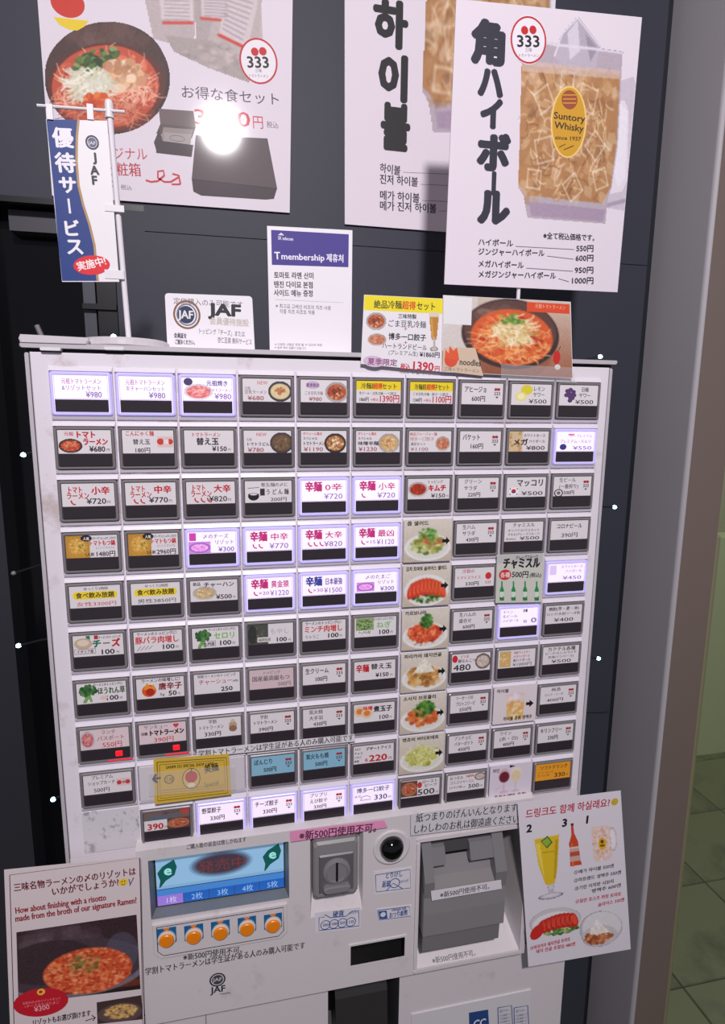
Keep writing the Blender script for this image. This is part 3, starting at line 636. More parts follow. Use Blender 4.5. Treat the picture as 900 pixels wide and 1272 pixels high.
LB[5, 10] = ('lit', seq(T('ホワイトホース', 34, 94, 26, 19, LV), T('ハイボール', 46, 92, 50, 19, LV), T('¥450', 40, 92, 88, 27, (110, 100, 170)), lambda L: L.r(4, 10, 22, 60, (206, 190, 226))))
def cheese(L):
    L.r(26, 4, 34, 22, (60, 130, 70)); L.r(42, 4, 50, 22, (190, 50, 50)); L.e(20, 40, 18, 26, (200, 176, 150)); L.e(20, 36, 12, 15, (226, 210, 190)); L.t('ラーメンのトッピング!', 50, 96, 20, 14, K, .02)
    L.t('チ', 38, 56, 58, 40, (30, 120, 90), .06); L.t('ー', 58, 74, 58, 40, (120, 100, 80), .03); L.t('ズ', 76, 94, 58, 40, (196, 40, 44), .06); L.r(2, 64, 44, 88, (226, 220, 224)); L.frame(*L.c(2, 88), *L.c(44, 64), .0003, (80, 40, 40)); L.t('イタリア産', 6, 40, 83, 18, (80, 40, 40), .02); L.t('100', 52, 82, 94, 32, K, .03); L.t('円', 85, 91, 92, 12, K)
LB[6, 1] = ('n', cheese)
LB[6, 2] = ('n', seq(topping('豚バラ肉増し', '100', (206, 50, 50), nx=(3, 94)), lambda L: [L.ln([(6+k*8, 92-k*2), (14+k*8, 70)], 2.5, GY) for k in range(4)]))
LB[6, 3] = ('n', seq(topping('セロリ', '100', (120, 190, 80), brok, (2, 2, 44, 100), '', (46, 94)), lambda L: (L.frame(*L.c(22, 92), *L.c(50, 66), .0003, (60, 60, 60)), L.t('九州産', 24, 48, 87, 19, K, .02))))
LB[6, 4] = ('n', seq(lambda L: (L.p(photod(), 0, 0, 44, 100), L.p(photod(), 44, 30, 100, 100) if 0 else None), T('もやし', 48, 92, 52, 32, (190, 196, 190), .03), lambda L: (L.r(20, 66, 52, 90, (226, 222, 220)), L.t('福岡県産', 22, 50, 85, 17, K)), T('100', 60, 86, 92, 30, K, .03), T('円', 89, 95, 90, 12, K)))
LB[6, 5] = ('n', seq(topping('ミンチ肉増し', '100', (206, 50, 50), nx=(3, 94)), T('ちゃうご', 6, 38, 88, 20, GY)))
LB[6, 6] = ('n', topping('ねぎ', '100', (130, 196, 110), onions, (3, 3, 46, 66), '九州産', (52, 88)))
LB[6, 8] = ('n', nstd('生ハムの', '盛合せ', '600円'))
LB[6, 9] = ('lit', seq(T('キリン', 6, 34, 26, 18, (90, 90, 150)), T('生ビール', 6, 46, 50, 18, (90, 90, 150)), T('ハイボール', 6, 50, 74, 18, (90, 90, 150)), T('各種', 60, 72, 24, 18, K, .03), T('◎', 82, 98, 84, 34, (50, 60, 130)), T('特', 62, 72, 84, 20, (50, 60, 130))))
LB[6, 10] = ('n', seq(T('焼酎(芋・麦・米)', 8, 92, 28, 22, K, .02), T('ロック/水割/ソーダ割', 3, 96, 54, 18, K), T('¥400', 24, 78, 90, 28, K)))
LB[7, 1] = ('n', seq(topping('ほうれん草', '100', (50, 90, 50), brok, (2, 4, 46, 96), '', (42, 98)), lambda L: L.e(54, 76, 8, 11, (226, 200, 190))))
LB[7, 2] = ('n', seq(T('ラーメンの味増しに!', 10, 92, 20, 20, K, .02), lambda L: (L.e(26, 62, 15, 30, (220, 90, 30)), L.pl([(14, 55), (22, 22), (30, 45), (36, 30), (40, 60)], (236, 150, 50)), L.e(28, 68, 9, 18, (180, 40, 30))), T('唐辛子', 46, 96, 58, 36, (140, 40, 40), .04), T('5g', 48, 58, 90, 18, K), T('50', 66, 84, 92, 32, K, .03), T('円', 86, 92, 90, 12, K)))
LB[7, 3] = ('n', seq(T('特製ラーメンのトッピング', 8, 92, 20, 17, K), T('チャーシュー', 10, 84, 52, 28, (190, 90, 80), .02), T('(4枚)', 84, 97, 50, 14, K), T('250', 58, 84, 92, 30, K, .03)))
LB[7, 4] = ('n', seq(T('トッピング', 30, 70, 26, 18, GY), T('国産最高級もつ', 6, 92, 58, 28, K, .01), T('500円', 64, 94, 90, 26, GY)))
LB[7, 5] = ('n', seq(nstd('生クリーム', '', ' 100円')))
LB[7, 6] = ('n', seq(T('辛麺', 4, 36, 54, 44, RD, .04), T('替え玉', 40, 92, 44, 32, K, .03), T('¥150', 52, 84, 88, 30, K, .03), T('円', 87, 94, 86, 12, K)))
LB[7, 8] = ('n', seq(P_('bean', 60, 0, 102, 96), T('ピリ辛', 22, 44, 26, 20, RD), T('豚なんこつ', 16, 62, 48, 20, K, .02), lambda L: L.e(8, 28, 7, 20, (206, 40, 50)), T('480', 4, 50, 92, 46, K, .02)))
LB[7, 9] = ('n', seq(lambda L: (L.r(4, 8, 34, 94, (214, 176, 110)), [L.e(random.uniform(7, 31), random.uniform(14, 88), 3, 6, jit((226, 190, 130), 26)) for _ in range(14)]), T('国産ウイスキー', 42, 86, 24, 15, RD), T('メガハイボール', 40, 86, 46, 16, RD), T('角ハイボール', 40, 88, 68, 18, K), T('¥1000円', 40, 92, 92, 22, (110, 90, 110))))
LB[7, 10] = ('n', seq(T('カクテル各種', 12, 90, 26, 25, K, .02), T('ピーチ/カシス/ライチ', 6, 94, 46, 16, K), T('杏酒(リンベース)', 14, 86, 66, 16, K), T('¥500', 24, 80, 94, 26, K)))
LB[8, 1] = ('red', seq(lambda L: (L.p(pb('redw'), 0, 0, 30, 100),), T('ランチ', 42, 74, 28, 24, (150, 100, 110)), T('パスポート', 34, 92, 58, 24, (150, 80, 90)), T('550円', 44, 86, 94, 32, (206, 60, 70))))
LB[8, 2] = ('red', seq(T('サンキュー', 10, 62, 26, 24, GY), T('❤', 72, 86, 30, 30, (220, 60, 80)), T('元祖', 4, 18, 54, 16, K, .05), T('トマトラーメン', 20, 96, 58, 30, (60, 30, 34), .06), T('390円', 30, 74, 94, 30, (206, 60, 70))))
LB[8, 3] = ('n', seq(T('学割', 28, 46, 26, 22, K), T('トマトラーメン', 6, 62, 54, 22, K), T('330円', 18, 56, 90, 27, K, .02), lambda L: (L.e(82, 46, 9, 22, (190, 160, 130)), L.e(82, 62, 9, 16, (150, 110, 90)), L.e(82, 22, 5, 9, (206, 190, 180)))))
LB[8, 4] = ('n', seq(T('学割', 22, 40, 28, 22, K), T('トマトラーメン', 6, 62, 56, 22, K, .02), T('390円', 18, 52, 92, 25, K, .02), lg))
LB[8, 5] = ('n', nstd('炭火焼', '大手羽', '430円'))
def egg(L):
    for x, y in ((14, 40), (32, 52)): L.e(x, y, 14, 28, (230, 200, 170)); L.e(x, y, 8, 15, (226, 130, 50))
    L.t('味噌', 22, 46, 34, 24, (220, 60, 50), .04); L.t('煮玉子', 48, 94, 46, 34, K, .04); L.t('100', 60, 86, 90, 32, K, .02); L.t('円', 88, 94, 88, 12, K)
LB[8, 6] = ('n', egg)
LB[8, 8] = ('n', nstd('ソーセージの', 'プロッコリーピ', '550円')); LB[8, 10] = ('n', seq(T('梅酒', 30, 56, 28, 22, K), T('ロック・ソーダ', 12, 64, 54, 16, K), T('400円', 18, 66, 88, 24, K), lg))
LB[9, 1] = ('n', seq(T('プレミアム', 16, 62, 24, 22, K), T('ショップカード', 8, 66, 52, 22, K), T('500円', 20, 54, 90, 27, K, .01), lambda L: (L.r(68, 32, 98, 70, (226, 200, 200)), L.e(74, 52, 5, 11, (200, 60, 60)), L.e(92, 52, 5, 11, (200, 60, 60)), L.r(80, 46, 88, 58, (190, 120, 130)))))
LB[9, 4] = ('blue', nstd('ぼんじり', '', ' 500円')); LB[9, 5] = ('blue', nstd('炭火もも焼', '', ' 500円'))  # bluish reflection put into the base colour of these two label cards
LB[9, 6] = ('n', seq(T('ミルク', 2, 18, 24, 15, K, .03), T('チョコ', 2, 22, 46, 14, K, .03), T('いちご', 2, 20, 68, 14, K, .03), T('抹茶', 2, 14, 90, 14, K, .03), T('デザートアイス', 30, 94, 30, 22, K, .03), T('各', 28, 36, 90, 20, RD, .03), T('220', 38, 84, 92, 48, RD, .04), T('円', 87, 96, 90, 16, K)))
LB[9, 8] = ('n', nstd('アンチョビ', 'バターポテト', '450円')); LB[9, 9] = ('n', nstd('ワイン', '(赤・白)', '400円')); LB[9, 10] = ('n', nstd('キリンフリー', '', ' 330円'))
LB[10, 2] = ('n', seq(lambda L: (L.r(0, 0, 100, 46, (120, 100, 96)), L.t('元祖トマトラーメン', 40, 96, 20, 18, (60, 40, 44)), L.t('家庭用通信割引中', 8, 76, 44, 24, (80, 110, 130), .03), L.p(pb('beef'), 50, 44, 100, 100), L.e(90, 12, 10, 16, (200, 70, 60))), T('390', 6, 42, 94, 44, (200, 40, 44), .04), T('円', 44, 50, 92, 14, K)))
LB[10, 3] = ('lit', nstd('野菜餃子', '', '330円')); LB[10, 4] = ('lit', nstd('チーズ餃子', '', '330円')); LB[10, 5] = ('lit', nstd('プリプリ', 'えび餃子', '330円'))
LB[10, 6] = ('lit', seq(T('博多一口餃子', 8, 92, 36, 30, (60, 60, 120), .02), T('(6コ)', 4, 20, 62, 15, K), T('330', 52, 86, 86, 40, (50, 50, 110), .02), T('円', 88, 96, 84, 15, K), lambda L: (L.ln([(18, 80), (22, 62), (32, 56), (42, 64), (44, 80), (18, 80)], 3, (90, 90, 140)))))
LB[10, 7] = ('n', seq(P_('beef', 0, 6, 42, 94), T('ロースト', 54, 96, 26, 20, K, .02), T('ビーフ', 60, 94, 48, 20, K, .02), lambda L: L.e(48, 34, 6, 18, (200, 60, 60)), T('500', 42, 88, 92, 46, K, .02), T('円', 90, 97, 90, 14, K)))
LB[10, 8] = ('n', seq(P_('bean', 72, 0, 104, 50), T('おつまみ', 6, 42, 28, 21, K), T('NEW', 50, 72, 24, 20, RD, .03), T('コリコリベーコン', 6, 72, 54, 20, K), T('(ネギ少増し)', 6, 48, 80, 15, K), T('500', 56, 86, 88, 32, K, .02), T('円', 88, 95, 86, 12, K)))
LB[10, 10] = ('orange', seq(T('ソフトドリンク', 12, 92, 36, 28, (90, 50, 20), .02), T('コーラ・オレンジ', 6, 52, 58, 13, (90, 60, 30)), T('ウーロン茶', 6, 40, 76, 13, (90, 60, 30)), T('330', 54, 86, 88, 36, (70, 40, 20), .02), T('円', 88, 95, 86, 14, K)))
FOODC = {(4, 7): ('salad', '콥 샐러드'), (5, 7): ('tomato', '김치 토마토 슬라이스 샐러드'), (6, 7): ('kim', '카르보나라'), (7, 7): ('chick', '피리카라 돼지연골'), (8, 7): ('shrimp', '소시지 브로콜리'), (9, 7): ('cab', '앤쵸비 버터포테토')}
def drink1():
    p = Pic(60, 54, (226, 214, 218)); p.rect(30, 22, 72, 92, (232, 206, 190)); p.poly([(30, 46), (72, 46), (69, 90), (33, 90)], (226, 180, 110)); p.blobs(50, 50, 64, 17, 22, [(240, 206, 150), (214, 160, 90), (246, 226, 190)], 3, 6); p.blobs(24, 52, 30, 17, 10, [(240, 226, 230), (226, 206, 214)], 4, 7, al=.6); return p
def drink2():
    p = Pic(60, 54, (220, 210, 222)); p.ell(34, 30, 13, 20, (214, 180, 190)); p.ell(34, 34, 12, 15, (110, 30, 50)); p.line(34, 50, 34, 74, 2.5, (190, 170, 186)); p.ell(34, 76, 10, 3, (190, 170, 186)); p.ell(62, 30, 13, 20, (232, 222, 206)); p.ell(62, 34, 12, 15, (226, 206, 170)); p.line(62, 50, 62, 74, 2.5, (200, 184, 190)); p.ell(62, 76, 10, 3, (196, 180, 190)); p.blobs(20, 30, 70, 20, 12, [(220, 180, 200)], 2, 5, al=.4); return p
for r in range(1, 11):
    for c in range(1, 11):
        x, z = (c-1)*PX, 1.5-(r-1)*PZ
        if (r, c) == (10, 1):
            b = MB(); b.box(x-.0255, x+.0255, -.0008, .002, z-.0222, z+.0222, mat('blank_cover_scuffed', (216, 212, 218), .4, dirt=((110, 106, 112), 190, .29, .36, .55)), .0005); part(b, 'blank_cover'); continue
        inst('button_housing', PROT['house'], (x, 0, z))
        if (r, c) in FOODC or (r, c) in ((8, 9), (10, 9)):
            L = Label(x, z, -.0056, True); b = MB(); b.box(x-.025, x+.025, -.0056, -.0046, z-.0216, z+.0216, PAPER)
            pc = part(b, 'photo_card')
            if (r, c) in FOODC:
                k, tt = FOODC[r, c]; L.p(food(k), 0, 0, 100, 100); L.t(tt, 6, 6+min(86, len(tt)*9), 13, 11, (50, 40, 40), .04); L.pl([(88, 42), (96, 52), (88, 62), (88, 56), (80, 56), (80, 48), (88, 48)], (20, 20, 24))
            elif r == 8: L.p(drink1(), 0, 0, 100, 100); L.t('하이볼', 6, 34, 16, 11, K, .03); L.pl([(84, 42), (94, 52), (84, 62), (84, 56), (76, 56), (76, 48), (84, 48)], (20, 20, 24)); L.t('하이볼 종류 생맥주', 24, 92, 92, 12, K, .03)
            else: L.p(drink2(), 0, 0, 100, 100); L.t('와인', 6, 22, 18, 11, K, .03); L.t('음료수(페트 음료)', 12, 90, 94, 13, (90, 40, 60), .04); L.pl([(46, 2), (60, 6), (46, 10)], K)
            o = L.build('photo_print', INK, None); o.parent = pc; o.matrix_parent_inverse = Matrix.Translation(-Vector(mc.location)) if 0 else Matrix.Identity(4)
            continue
        if (r, c) in ((9, 2), (9, 3)) or ((r, c) not in LB and (r, c) != (5, 9)):
            b = MB(); b.box(x-BW, x+BW, -.0036, .001, z-BH, z+BH, LGREY, .0008); part(b, 'blank_button'); continue
        kind, fn = LB.get((r, c), ('n', nstd('チャミスル', '', '500円')))
        bt = inst('menu_button', PROT['lit' if kind == 'lit' else 'red' if kind == 'red' else 'n'], (x, 0, z))
        if kind == 'lit': bt['label'] = 'lit button glowing violet white'
        if kind == 'red': bt['label'] = 'button with a red lamp lit below its label'
        wn = inst('smoked_window', PROT['win'], (0, 0, 0), bt)
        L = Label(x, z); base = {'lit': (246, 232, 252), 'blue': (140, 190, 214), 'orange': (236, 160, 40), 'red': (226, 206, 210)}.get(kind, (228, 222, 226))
        if (r, c) == (7, 4): base = (214, 190, 196)
        L.r(0, 0, 100, 100, base); fn(L)
        if kind == 'lit': L.frame(*L.c(.5, 99), *L.c(99.5, 1), .00025, (110, 90, 140))
        o = L.build('menu_label', INKLIT if kind == 'lit' else INKB); o.parent = bt; o.matrix_parent_inverse = Matrix.Translation((-x, 0, -z))
        if kind == 'red':
            b = MB(); b.box(.0090, .0150, -.0050, -.0045, -.0132, -.0080, REDLED, .0003); q = b.build('red_lamp'); q.parent = bt
            b = MB(); b.box(.002, .0236, -.0050, -.0047, -.0176, -.0164, mat('red_glow_strip', (220, 24, 44), .4, emit=.9)); q = b.build('red_lip_glow'); q.parent = bt  # red lamp's glow on the lower lip, made as a thin emissive strip

# ------------------------------------------------------------------ control panel (lower front)
PY = -.012
def plate(mb, x0, x1, z0, z1, y, holes, m):
    "front sheet with rectangular openings"
    xs = sorted({x0, x1, *[h[0] for h in holes], *[h[1] for h in holes]}); zs = sorted({z0, z1, *[h[2] for h in holes], *[h[3] for h in holes]})
    for a, b in zip(xs[:-1], xs[1:]):
        for c, d_ in zip(zs[:-1], zs[1:]):
            mx, mz = (a+b)/2, (c+d_)/2
            if any(h[0] < mx < h[1] and h[2] < mz < h[3] for h in holes): continue
            mb.quad([(a, y, c), (b, y, c), (b, y, d_), (a, y, d_)], m)
def recess(mb, h, y, dep, m, flr=None, slope=0., side=0., floor=True, top=0.):
    x0, x1, z0, z1 = h; a0, a1, b0, b1 = x0+side, x1-side, z0+slope, z1-top; yb = y+dep
    mb.quad([(x0, y, z0), (a0, yb, b0), (a0, yb, b1), (x0, y, z1)], m); mb.quad([(x1, y, z0), (a1, yb, b0), (a1, yb, b1), (x1, y, z1)], m)
    mb.quad([(x0, y, z0), (x1, y, z0), (a1, yb, b0), (a0, yb, b0)], m); mb.quad([(x0, y, z1), (x1, y, z1), (a1, yb, b1), (a0, yb, b1)], m)
    if floor: mb.quad([(a0, yb, b0), (a1, yb, b0), (a1, yb, b1), (a0, yb, b1)], flr or m)
hD = (.0335, .1700, .9880, 1.0535); hC = (.1920, .2480, .9600, 1.0545); hW = (.2352, .2960, .8920, .9170); hB = (.3105, .4345, .8720, 1.0320)
zB, zT_, xL, xR = .8655, 1.0655, .0225, .4420
mb = MB(); plate(mb, xL, xR, zB, zT_, PY, [hD, hC, hW, hB], WHITE2)
recess(mb, hD, PY, .012, mat('bezel_blue_grey', (112, 118, 124), .4), side=.004, slope=.003, top=.005)
recess(mb, hC, PY, .010, WHITE2, slope=.022, side=.003)
recess(mb, hW, PY, .009, BLACK, BLACK, side=.001)
recess(mb, hB, PY, .045, WHITE2, DGREY, slope=.030, side=.006, top=.002)
mb.quad([(xL, PY, zT_), (xR, PY, zT_), (xR, .0, zT_+.004), (xL, .0, zT_+.004)], WHITE2); mb.quad([(xL, PY, zB), (xR, PY, zB), (xR, .02, zB-.004), (xL, .02, zB-.004)], WHITE2)
mb.quad([(xL, PY, zB), (xL, .02, zB), (xL, .02, zT_), (xL, PY, zT_)], WHITE2); mb.quad([(xR, PY, zB), (xR+.004, .02, zB), (xR+.004, .02, zT_), (xR, PY, zT_)], WHITE2)
part(mb, 'control_panel')
# bezels raised around openings
mb = MB()
def rim(mb, h, w_, y, dy, m):
    x0, x1, z0, z1 = h
    for q in ((x0-w_, x1+w_, z1, z1+w_), (x0-w_, x1+w_, z0-w_, z0), (x0-w_, x0, z0, z1), (x1, x1+w_, z0, z1)): mb.box(q[0], q[1], y-dy, y+.0005, q[2], q[3], m, min(dy, w_)*.45)
rim(mb, hB, .0040, PY, .0022, WHITE2); part(mb, 'bill_bezel')
mb = MB(); rim(mb, hW, .0022, PY, .001, WHITE2); part(mb, 'window_bezel')
# display screen
sx0, sx1, sz0, sz1 = .0385, .1655, .9925, 1.0475
mb = MB(); mb.box(sx0-.001, sx1+.001, -.0012, .0005, sz0-.001, sz1+.001, BLACK); scr = part(mb, 'display_screen')
class Loc(Print):
    def __init__(s, x0, x1, z0, z1, y): super().__init__((x0, y, z0), (1, 0, 0), (0, 0, 1), x1-x0, z1-z0); s.a, s.b = x1-x0, z1-z0; s.step = .000007
    def c(s, x, y): return (x/100*s.a, (1-y/100)*s.b)
    def r(s, x0, y0, x1, y1, col): s.rect(*s.c(x0, y1), *s.c(x1, y0), col)
    def e(s, x, y, rx, ry, col, **k): u, v = s.c(x, y); s.ell(u, v, rx/100*s.a, ry/100*s.b, col, **k)
    def t(s, tx, x0, x1, y, h, col=K, bold=0): u, v = s.c(x0, y); s.text(tx, u, v, h/100*s.b, col, w=(x1-x0)/100*s.a, bold=bold)
    def pl(s, pts, col): s.poly([s.c(*p) for p in pts], col)
    def ln(s, pts, t, col): s.line([s.c(*p) for p in pts], t/100*s.b, col)
L = Loc(sx0, sx1, sz0, sz1, -.0013); L.r(0, 0, 100, 100, (128, 172, 206)); L.r(0, 0, 100, 60, (140, 184, 216)); L.r(0, 66, 100, 67.5, (30, 60, 120)); L.r(0, 67.5, 100, 80, (70, 130, 200)); L.r(0, 80, 100, 100, (36, 96, 180))
L.r(0, 80, 20, 100, (150, 120, 210))
for k in range(5): L.t('%d枚' % (k+1), k*20+6, k*20+15, 96, 15, (150, 190, 236) if k else (206, 200, 240)); L.r(k*20-.3, 80, k*20+.2, 100, (60, 60, 90))
for x, y in ((9, 30), (91, 27)):
    L.pl([(x-6, y+18), (x-8, y+2), (x-4, y-10), (x+5, y-22), (x+7, y-6), (x+5, y+10), (x-2, y+20), (x-6, y+32), (x-7, y+32)], (20, 86, 80)); L.t('e', x-3, x+3, y+8, 28, (150, 220, 220), .04)
for k, al in enumerate(((120, 158, 190), (98, 120, 148), (80, 84, 104), (66, 56, 70))): L.e(50, 30, 25-k*2, 27-k*3, al)
L.t('発売中', 32, 70, 42, 26, (112, 58, 56), .014)
o = L.build('screen_picture', SCR); o.parent = scr
# selector strip with five orange buttons
mb = MB(); mb.prism([(.0405, .9440), (.1610, .9440), (.1675, .9500), (.1675, .9835), (.0345, .9835), (.0345, .9500)], -.0145, PY, WHITE2, .0008); part(mb, 'selector_plate')
L = Loc(.0345, .1675, .944, .9835, -.0146)
L.ln([(3, 8), (3, 78), (7, 92), (93, 92), (97, 78), (97, 8), (3, 8)], 2.2, (70, 66, 74)); L.build('selector_print', INK).parent = mc; bpy.data.objects['selector_print'].matrix_parent_inverse = Matrix.Translation(-Vector(mc.location))
for px_, py_ in ((207, 1165), (240.7, 1161), (273.7, 1156), (306.7, 1151), (339, 1147)):
    P = at(px_, py_, -.0155); x, z = P[0], P[2]+.0
    mb = MB(); mb.prism([(x-.0092, z+.0105), (x-.0092, z-.006), (x-.004, z-.0098), (x+.004, z-.0098), (x+.0092, z-.006), (x+.0092, z+.0105)], -.0150, -.0144, mat('button_surround_blue', (22, 98, 150), .4)); sb = part(mb, 'quantity_button')
    mb = MB(); mb.lathe((x, -.015, z-.001), [(.0086, 0), (.0086, -.0016), (.0070, -.0022)], mat('ring_cream', (214, 206, 196), .35), 'y', 28); mb.lathe((x, -.0165, z-.001), [(.0070, 0), (.0070, -.0022), (.0062, -.0030), (.0001, -.0031)], mat('button_orange', (240, 134, 20), .35), 'y', 28); mb.build('orange_key', sb)
    mb = MB(); mb.prism([(x-.003, z+.0105), (x, z+.0070), (x+.003, z+.0105)], -.0156, -.0150, mat('button_orange', None)); mb.build('arrow_mark', sb)
# coin slot
x0, x1, z0, z1 = .1945, .2412, .9885, 1.0530
mb = MB(); mb.box(x0, x1, -.020, -.002, z0, z1, GREY, .003); cs = part(mb, 'coin_slot')
cx, cz = (x0+x1)/2, (z0+z1)/2-.001
mb = MB(); mb.prism([(cx-.018, cz-.024), (cx+.018, cz-.024), (cx+.018, cz+.020), (cx-.018, cz+.020)], -.0225, -.0205, mat('slot_inner', (96, 95, 98), .35), .002)
mb.lathe((cx, -.0225, cz+.001), [(.0145, 0), (.0140, -.002), (.011, -.0030), (.0105, -.0016)], mat('slot_ring', (128, 126, 130), .3), 'y', 32)
mb.box(cx-.014, cx+.014, -.0285, -.0225, cz-.0205, cz-.0135, mat('slot_ring', None), .002); mb.build('slot_bezel', cs)
mb = MB(); mb.box(cx-.0010, cx+.0010, -.0262, -.0225, cz-.0085, cz+.0125, BLACK); mb.build('coin_opening', cs)
# black dome sensor in a shallow dish
dx, dz = .2790, 1.0300
mb = MB(); mb.lathe((dx, PY, dz), [(.0205, .0004), (.0200, -.0012), (.0180, -.0014), (.0135, .0002)], WHITE2, 'y', 40); mb.lathe((dx, PY, dz), [(.0132, -.0002), (.0125, -.004), (.0105, -.0075), (.0070, -.0102), (.0035, -.0115), (.0001, -.0118)], BLKGL, 'y', 36); part(mb, 'dome_sensor', smooth=True)
# bill unit
mb = MB()
bx0, bx1 = .3135, .4080
def ext(mb, prof, x0, x1, m):
    "profile in (y,z) extruded along x"
    n = len(prof); i = len(mb.v); mb.v += [(x0, y, z) for y, z in prof]+[(x1, y, z) for y, z in prof]; q = mb.mi(m)
    mb.f += [tuple(i+k for k in range(n)), tuple(i+n+k for k in reversed(range(n)))]+[(i+k, i+(k+1) % n, i+n+(k+1) % n, i+n+k) for k in range(n)]; mb.m += [q]*(n+2)
ext(mb, [(.03, 1.029), (.006, 1.029), (-.010, .985), (-.0215, .978), (-.0230, .950), (-.0225, .9225), (.03, .9225)], bx0, bx1, GREY); bu = part(mb, 'bill_acceptor')
mb = MB(); ext(mb, [(.03, .9215), (-.019, .9215), (-.018, .8990), (.03, .8990)], bx0+.001, bx1-.003, mat('grey_lower_lip', (120, 118, 120), .4)); mb.build('lower_lip', bu)
for a, b in ((bx0, bx0+.011), (bx1-.013, bx1)):
    mb = MB(); ext(mb, [(.01, 1.029), (-.006, 1.029), (-.0245, .990), (-.0235, .972), (-.0100, .9850), (.010, 1.02)], a, b, mat('grey_side_cheek', (120, 118, 120), .35)); mb.build('side_cheek', bu)
for a, b in ((bx0+.011, bx0+.026), (bx1-.040, bx1-.013)):
    mb = MB(); ext(mb, [(.006, 1.024), (-.010, 1.020), (-.017, 1.003), (-.010, 1.0), (.0, 1.008)], a, b, mat('grey_side_cheek', None)); mb.build('guide_lip', bu)
mb = MB(); ext(mb, [(.006, 1.028), (-.004, 1.025), (-.0095, 1.012), (.0, 1.012)], bx0+.004, bx1-.004, DGREY); mb.build('note_slot_cover', bu)
mb = MB(); ext(mb, [(.008, 1.012), (-.0040, 1.0105), (-.0050, 1.0055), (.006, 1.0055)], bx0+.026, bx1-.040, BLACK); mb.build('note_slot', bu)
# lower cabinet front: ticket outlet opening and service plate
LY = .004
hO = (.2130, .2960, .72, .8580)
mb = MB(); plate(mb, X0, X1, .02, .8640, LY, [hO], WHITE2); mb.quad([(X0, LY, .02), (X0, .02, .02), (X0, .02, .864), (X0, LY, .864)], WHITE2); mb.quad([(X1, LY, .02), (X1, .02, .02), (X1, .02, .864), (X1, LY, .864)], WHITE2)
recess(mb, hO, LY, .06, DGREY, BLACK, slope=.03, side=.008); part(mb, 'lower_front')
mb = MB(); mb.box(.0800, .0812, LY-.0006, LY+.001, .05, .864, mat('seam_grey', (150, 148, 150), .5)); part(mb, 'panel_seam')
b = MB()
ext(b, [(.030, .838), (.020, .815), (.016, .78), (.014, .755), (.03, .755), (.05, .80), (.045, .835)], .224, .286, mat('outlet_flap_smoke', (52, 50, 50), .15)); part(b, 'outlet_flap')
q = [at(511, 1259, LY-.001), at(659, 1232, LY-.001)]
mb = MB(); mb.box(q[0][0], q[1][0], LY-.0016, LY, .70, q[0][2]-.001, mat('service_plate_white', (214, 211, 214), .45)); part(mb, 'service_plate')
L = Card([(580, 1245), (659, 1233), (662, 1290), (582, 1290)], LY-.0017)
L.PL([(582, 1258), (606, 1254), (608, 1290), (583, 1290)], (36, 70, 130)); L.T('CC', 587, 1277, 603, 1274, 13, (230, 232, 236), .05)
for a in (618, 638):
    L.L([(a, 1252), (a+17, 1249), (a+19, 1285), (a+1, 1285), (a, 1252)], 1, (60, 90, 150)); L.T('電子マネー', a+2, 1258, a+15, 1256, 4, (60, 90, 150))
    for k in range(4): L.T('対応機種です', a+2, 1263+k*4, a+16, 1261+k*4, 3, (90, 110, 160))
o = L.build('service_print', INK); reparent(o, mc)
# ---- print and stickers that belong to the panel
def stick(name, q, Y, m, fn, label=None, cat=None, parent=mc, rad=0, ink=None, group=None, th=.0003):
    L = Card(q, Y, th); o = L.body(name, m, rad=rad)
    if label: tag(o, label, cat, group)
    else: reparent(o, parent)
    fn(L); L.finish(o, ink or INK)
    return o
TAPE = mat('label_tape', (226, 220, 226), .3, coat=.5); BLU = (44, 86, 150)
SP = PY-.0004
stick('pink_notice', [(360, 1033), (477, 1019), (481, 1028), (361, 1046)], PY-.003, mat('pink_tape', (232, 150, 190), .5), lambda L: L.T('※新500円使用不可。', 371, 1043, 474, 1031, 12, (80, 40, 70), .02), 'narrow pink warning label stuck above the coin slot', 'sticker')
def f(L): L.T('紙つまりのげんいんとなります', 516, 1021, 642, 1007, 12, K, .01); L.T('しわしわのお札は御遠慮ください', 512, 1035, 644, 1021, 12, K, .01)
stick('paper_jam_notice', [(510, 1012), (645, 997), (648, 1022), (510, 1038)], PY-.003, mat('clear_tape_white', (214, 210, 216), .25, coat=.8), f, 'clear tape label with two lines of black writing above the bill slot', 'sticker')
def f(L):
    L.L([(403, 1136), (410, 1140), (430, 1138), (437, 1132), (445, 1131), (446, 1150), (396, 1156), (396, 1140), (403, 1139)], 1, BLU); L.T('硬貨', 413, 1139, 427, 1137, 8, BLU, .03); L.T('coin', 433, 1136, 444, 1134, 6, BLU)
    for k, t in enumerate(('500', '100', '50', '10')): L.RG(404+k*10.5, 1149-k*1.3, 5.5, 5.8, .9, BLU); L.T(t, 400.5+k*10.5, 1151-k*1.3, 407.5+k*10.5, 1150.2-k*1.3, 5, BLU, .03)
stick('coin_sticker', [(391, 1134), (447, 1127), (448, 1153), (392, 1159)], SP, TAPE, f)
def f(L):
    L.L([(466, 1087), (509, 1080), (510, 1103), (467, 1108), (466, 1087)], .9, BLU); L.T('とりけし', 478, 1091, 500, 1088, 8, BLU, .04); L.RG(490, 1097, 6, 6, 1, BLU); L.T('返却', 474, 1102, 484, 1101, 9, BLU, .04); L.T('cancel', 495, 1097, 507, 1095, 6, BLU); L.L([(480, 1106), (488, 1097), (500, 1104)], 1, BLU)
stick('cancel_sticker', [(464, 1083), (511, 1077), (512, 1105), (465, 1112)], SP, TAPE, f)
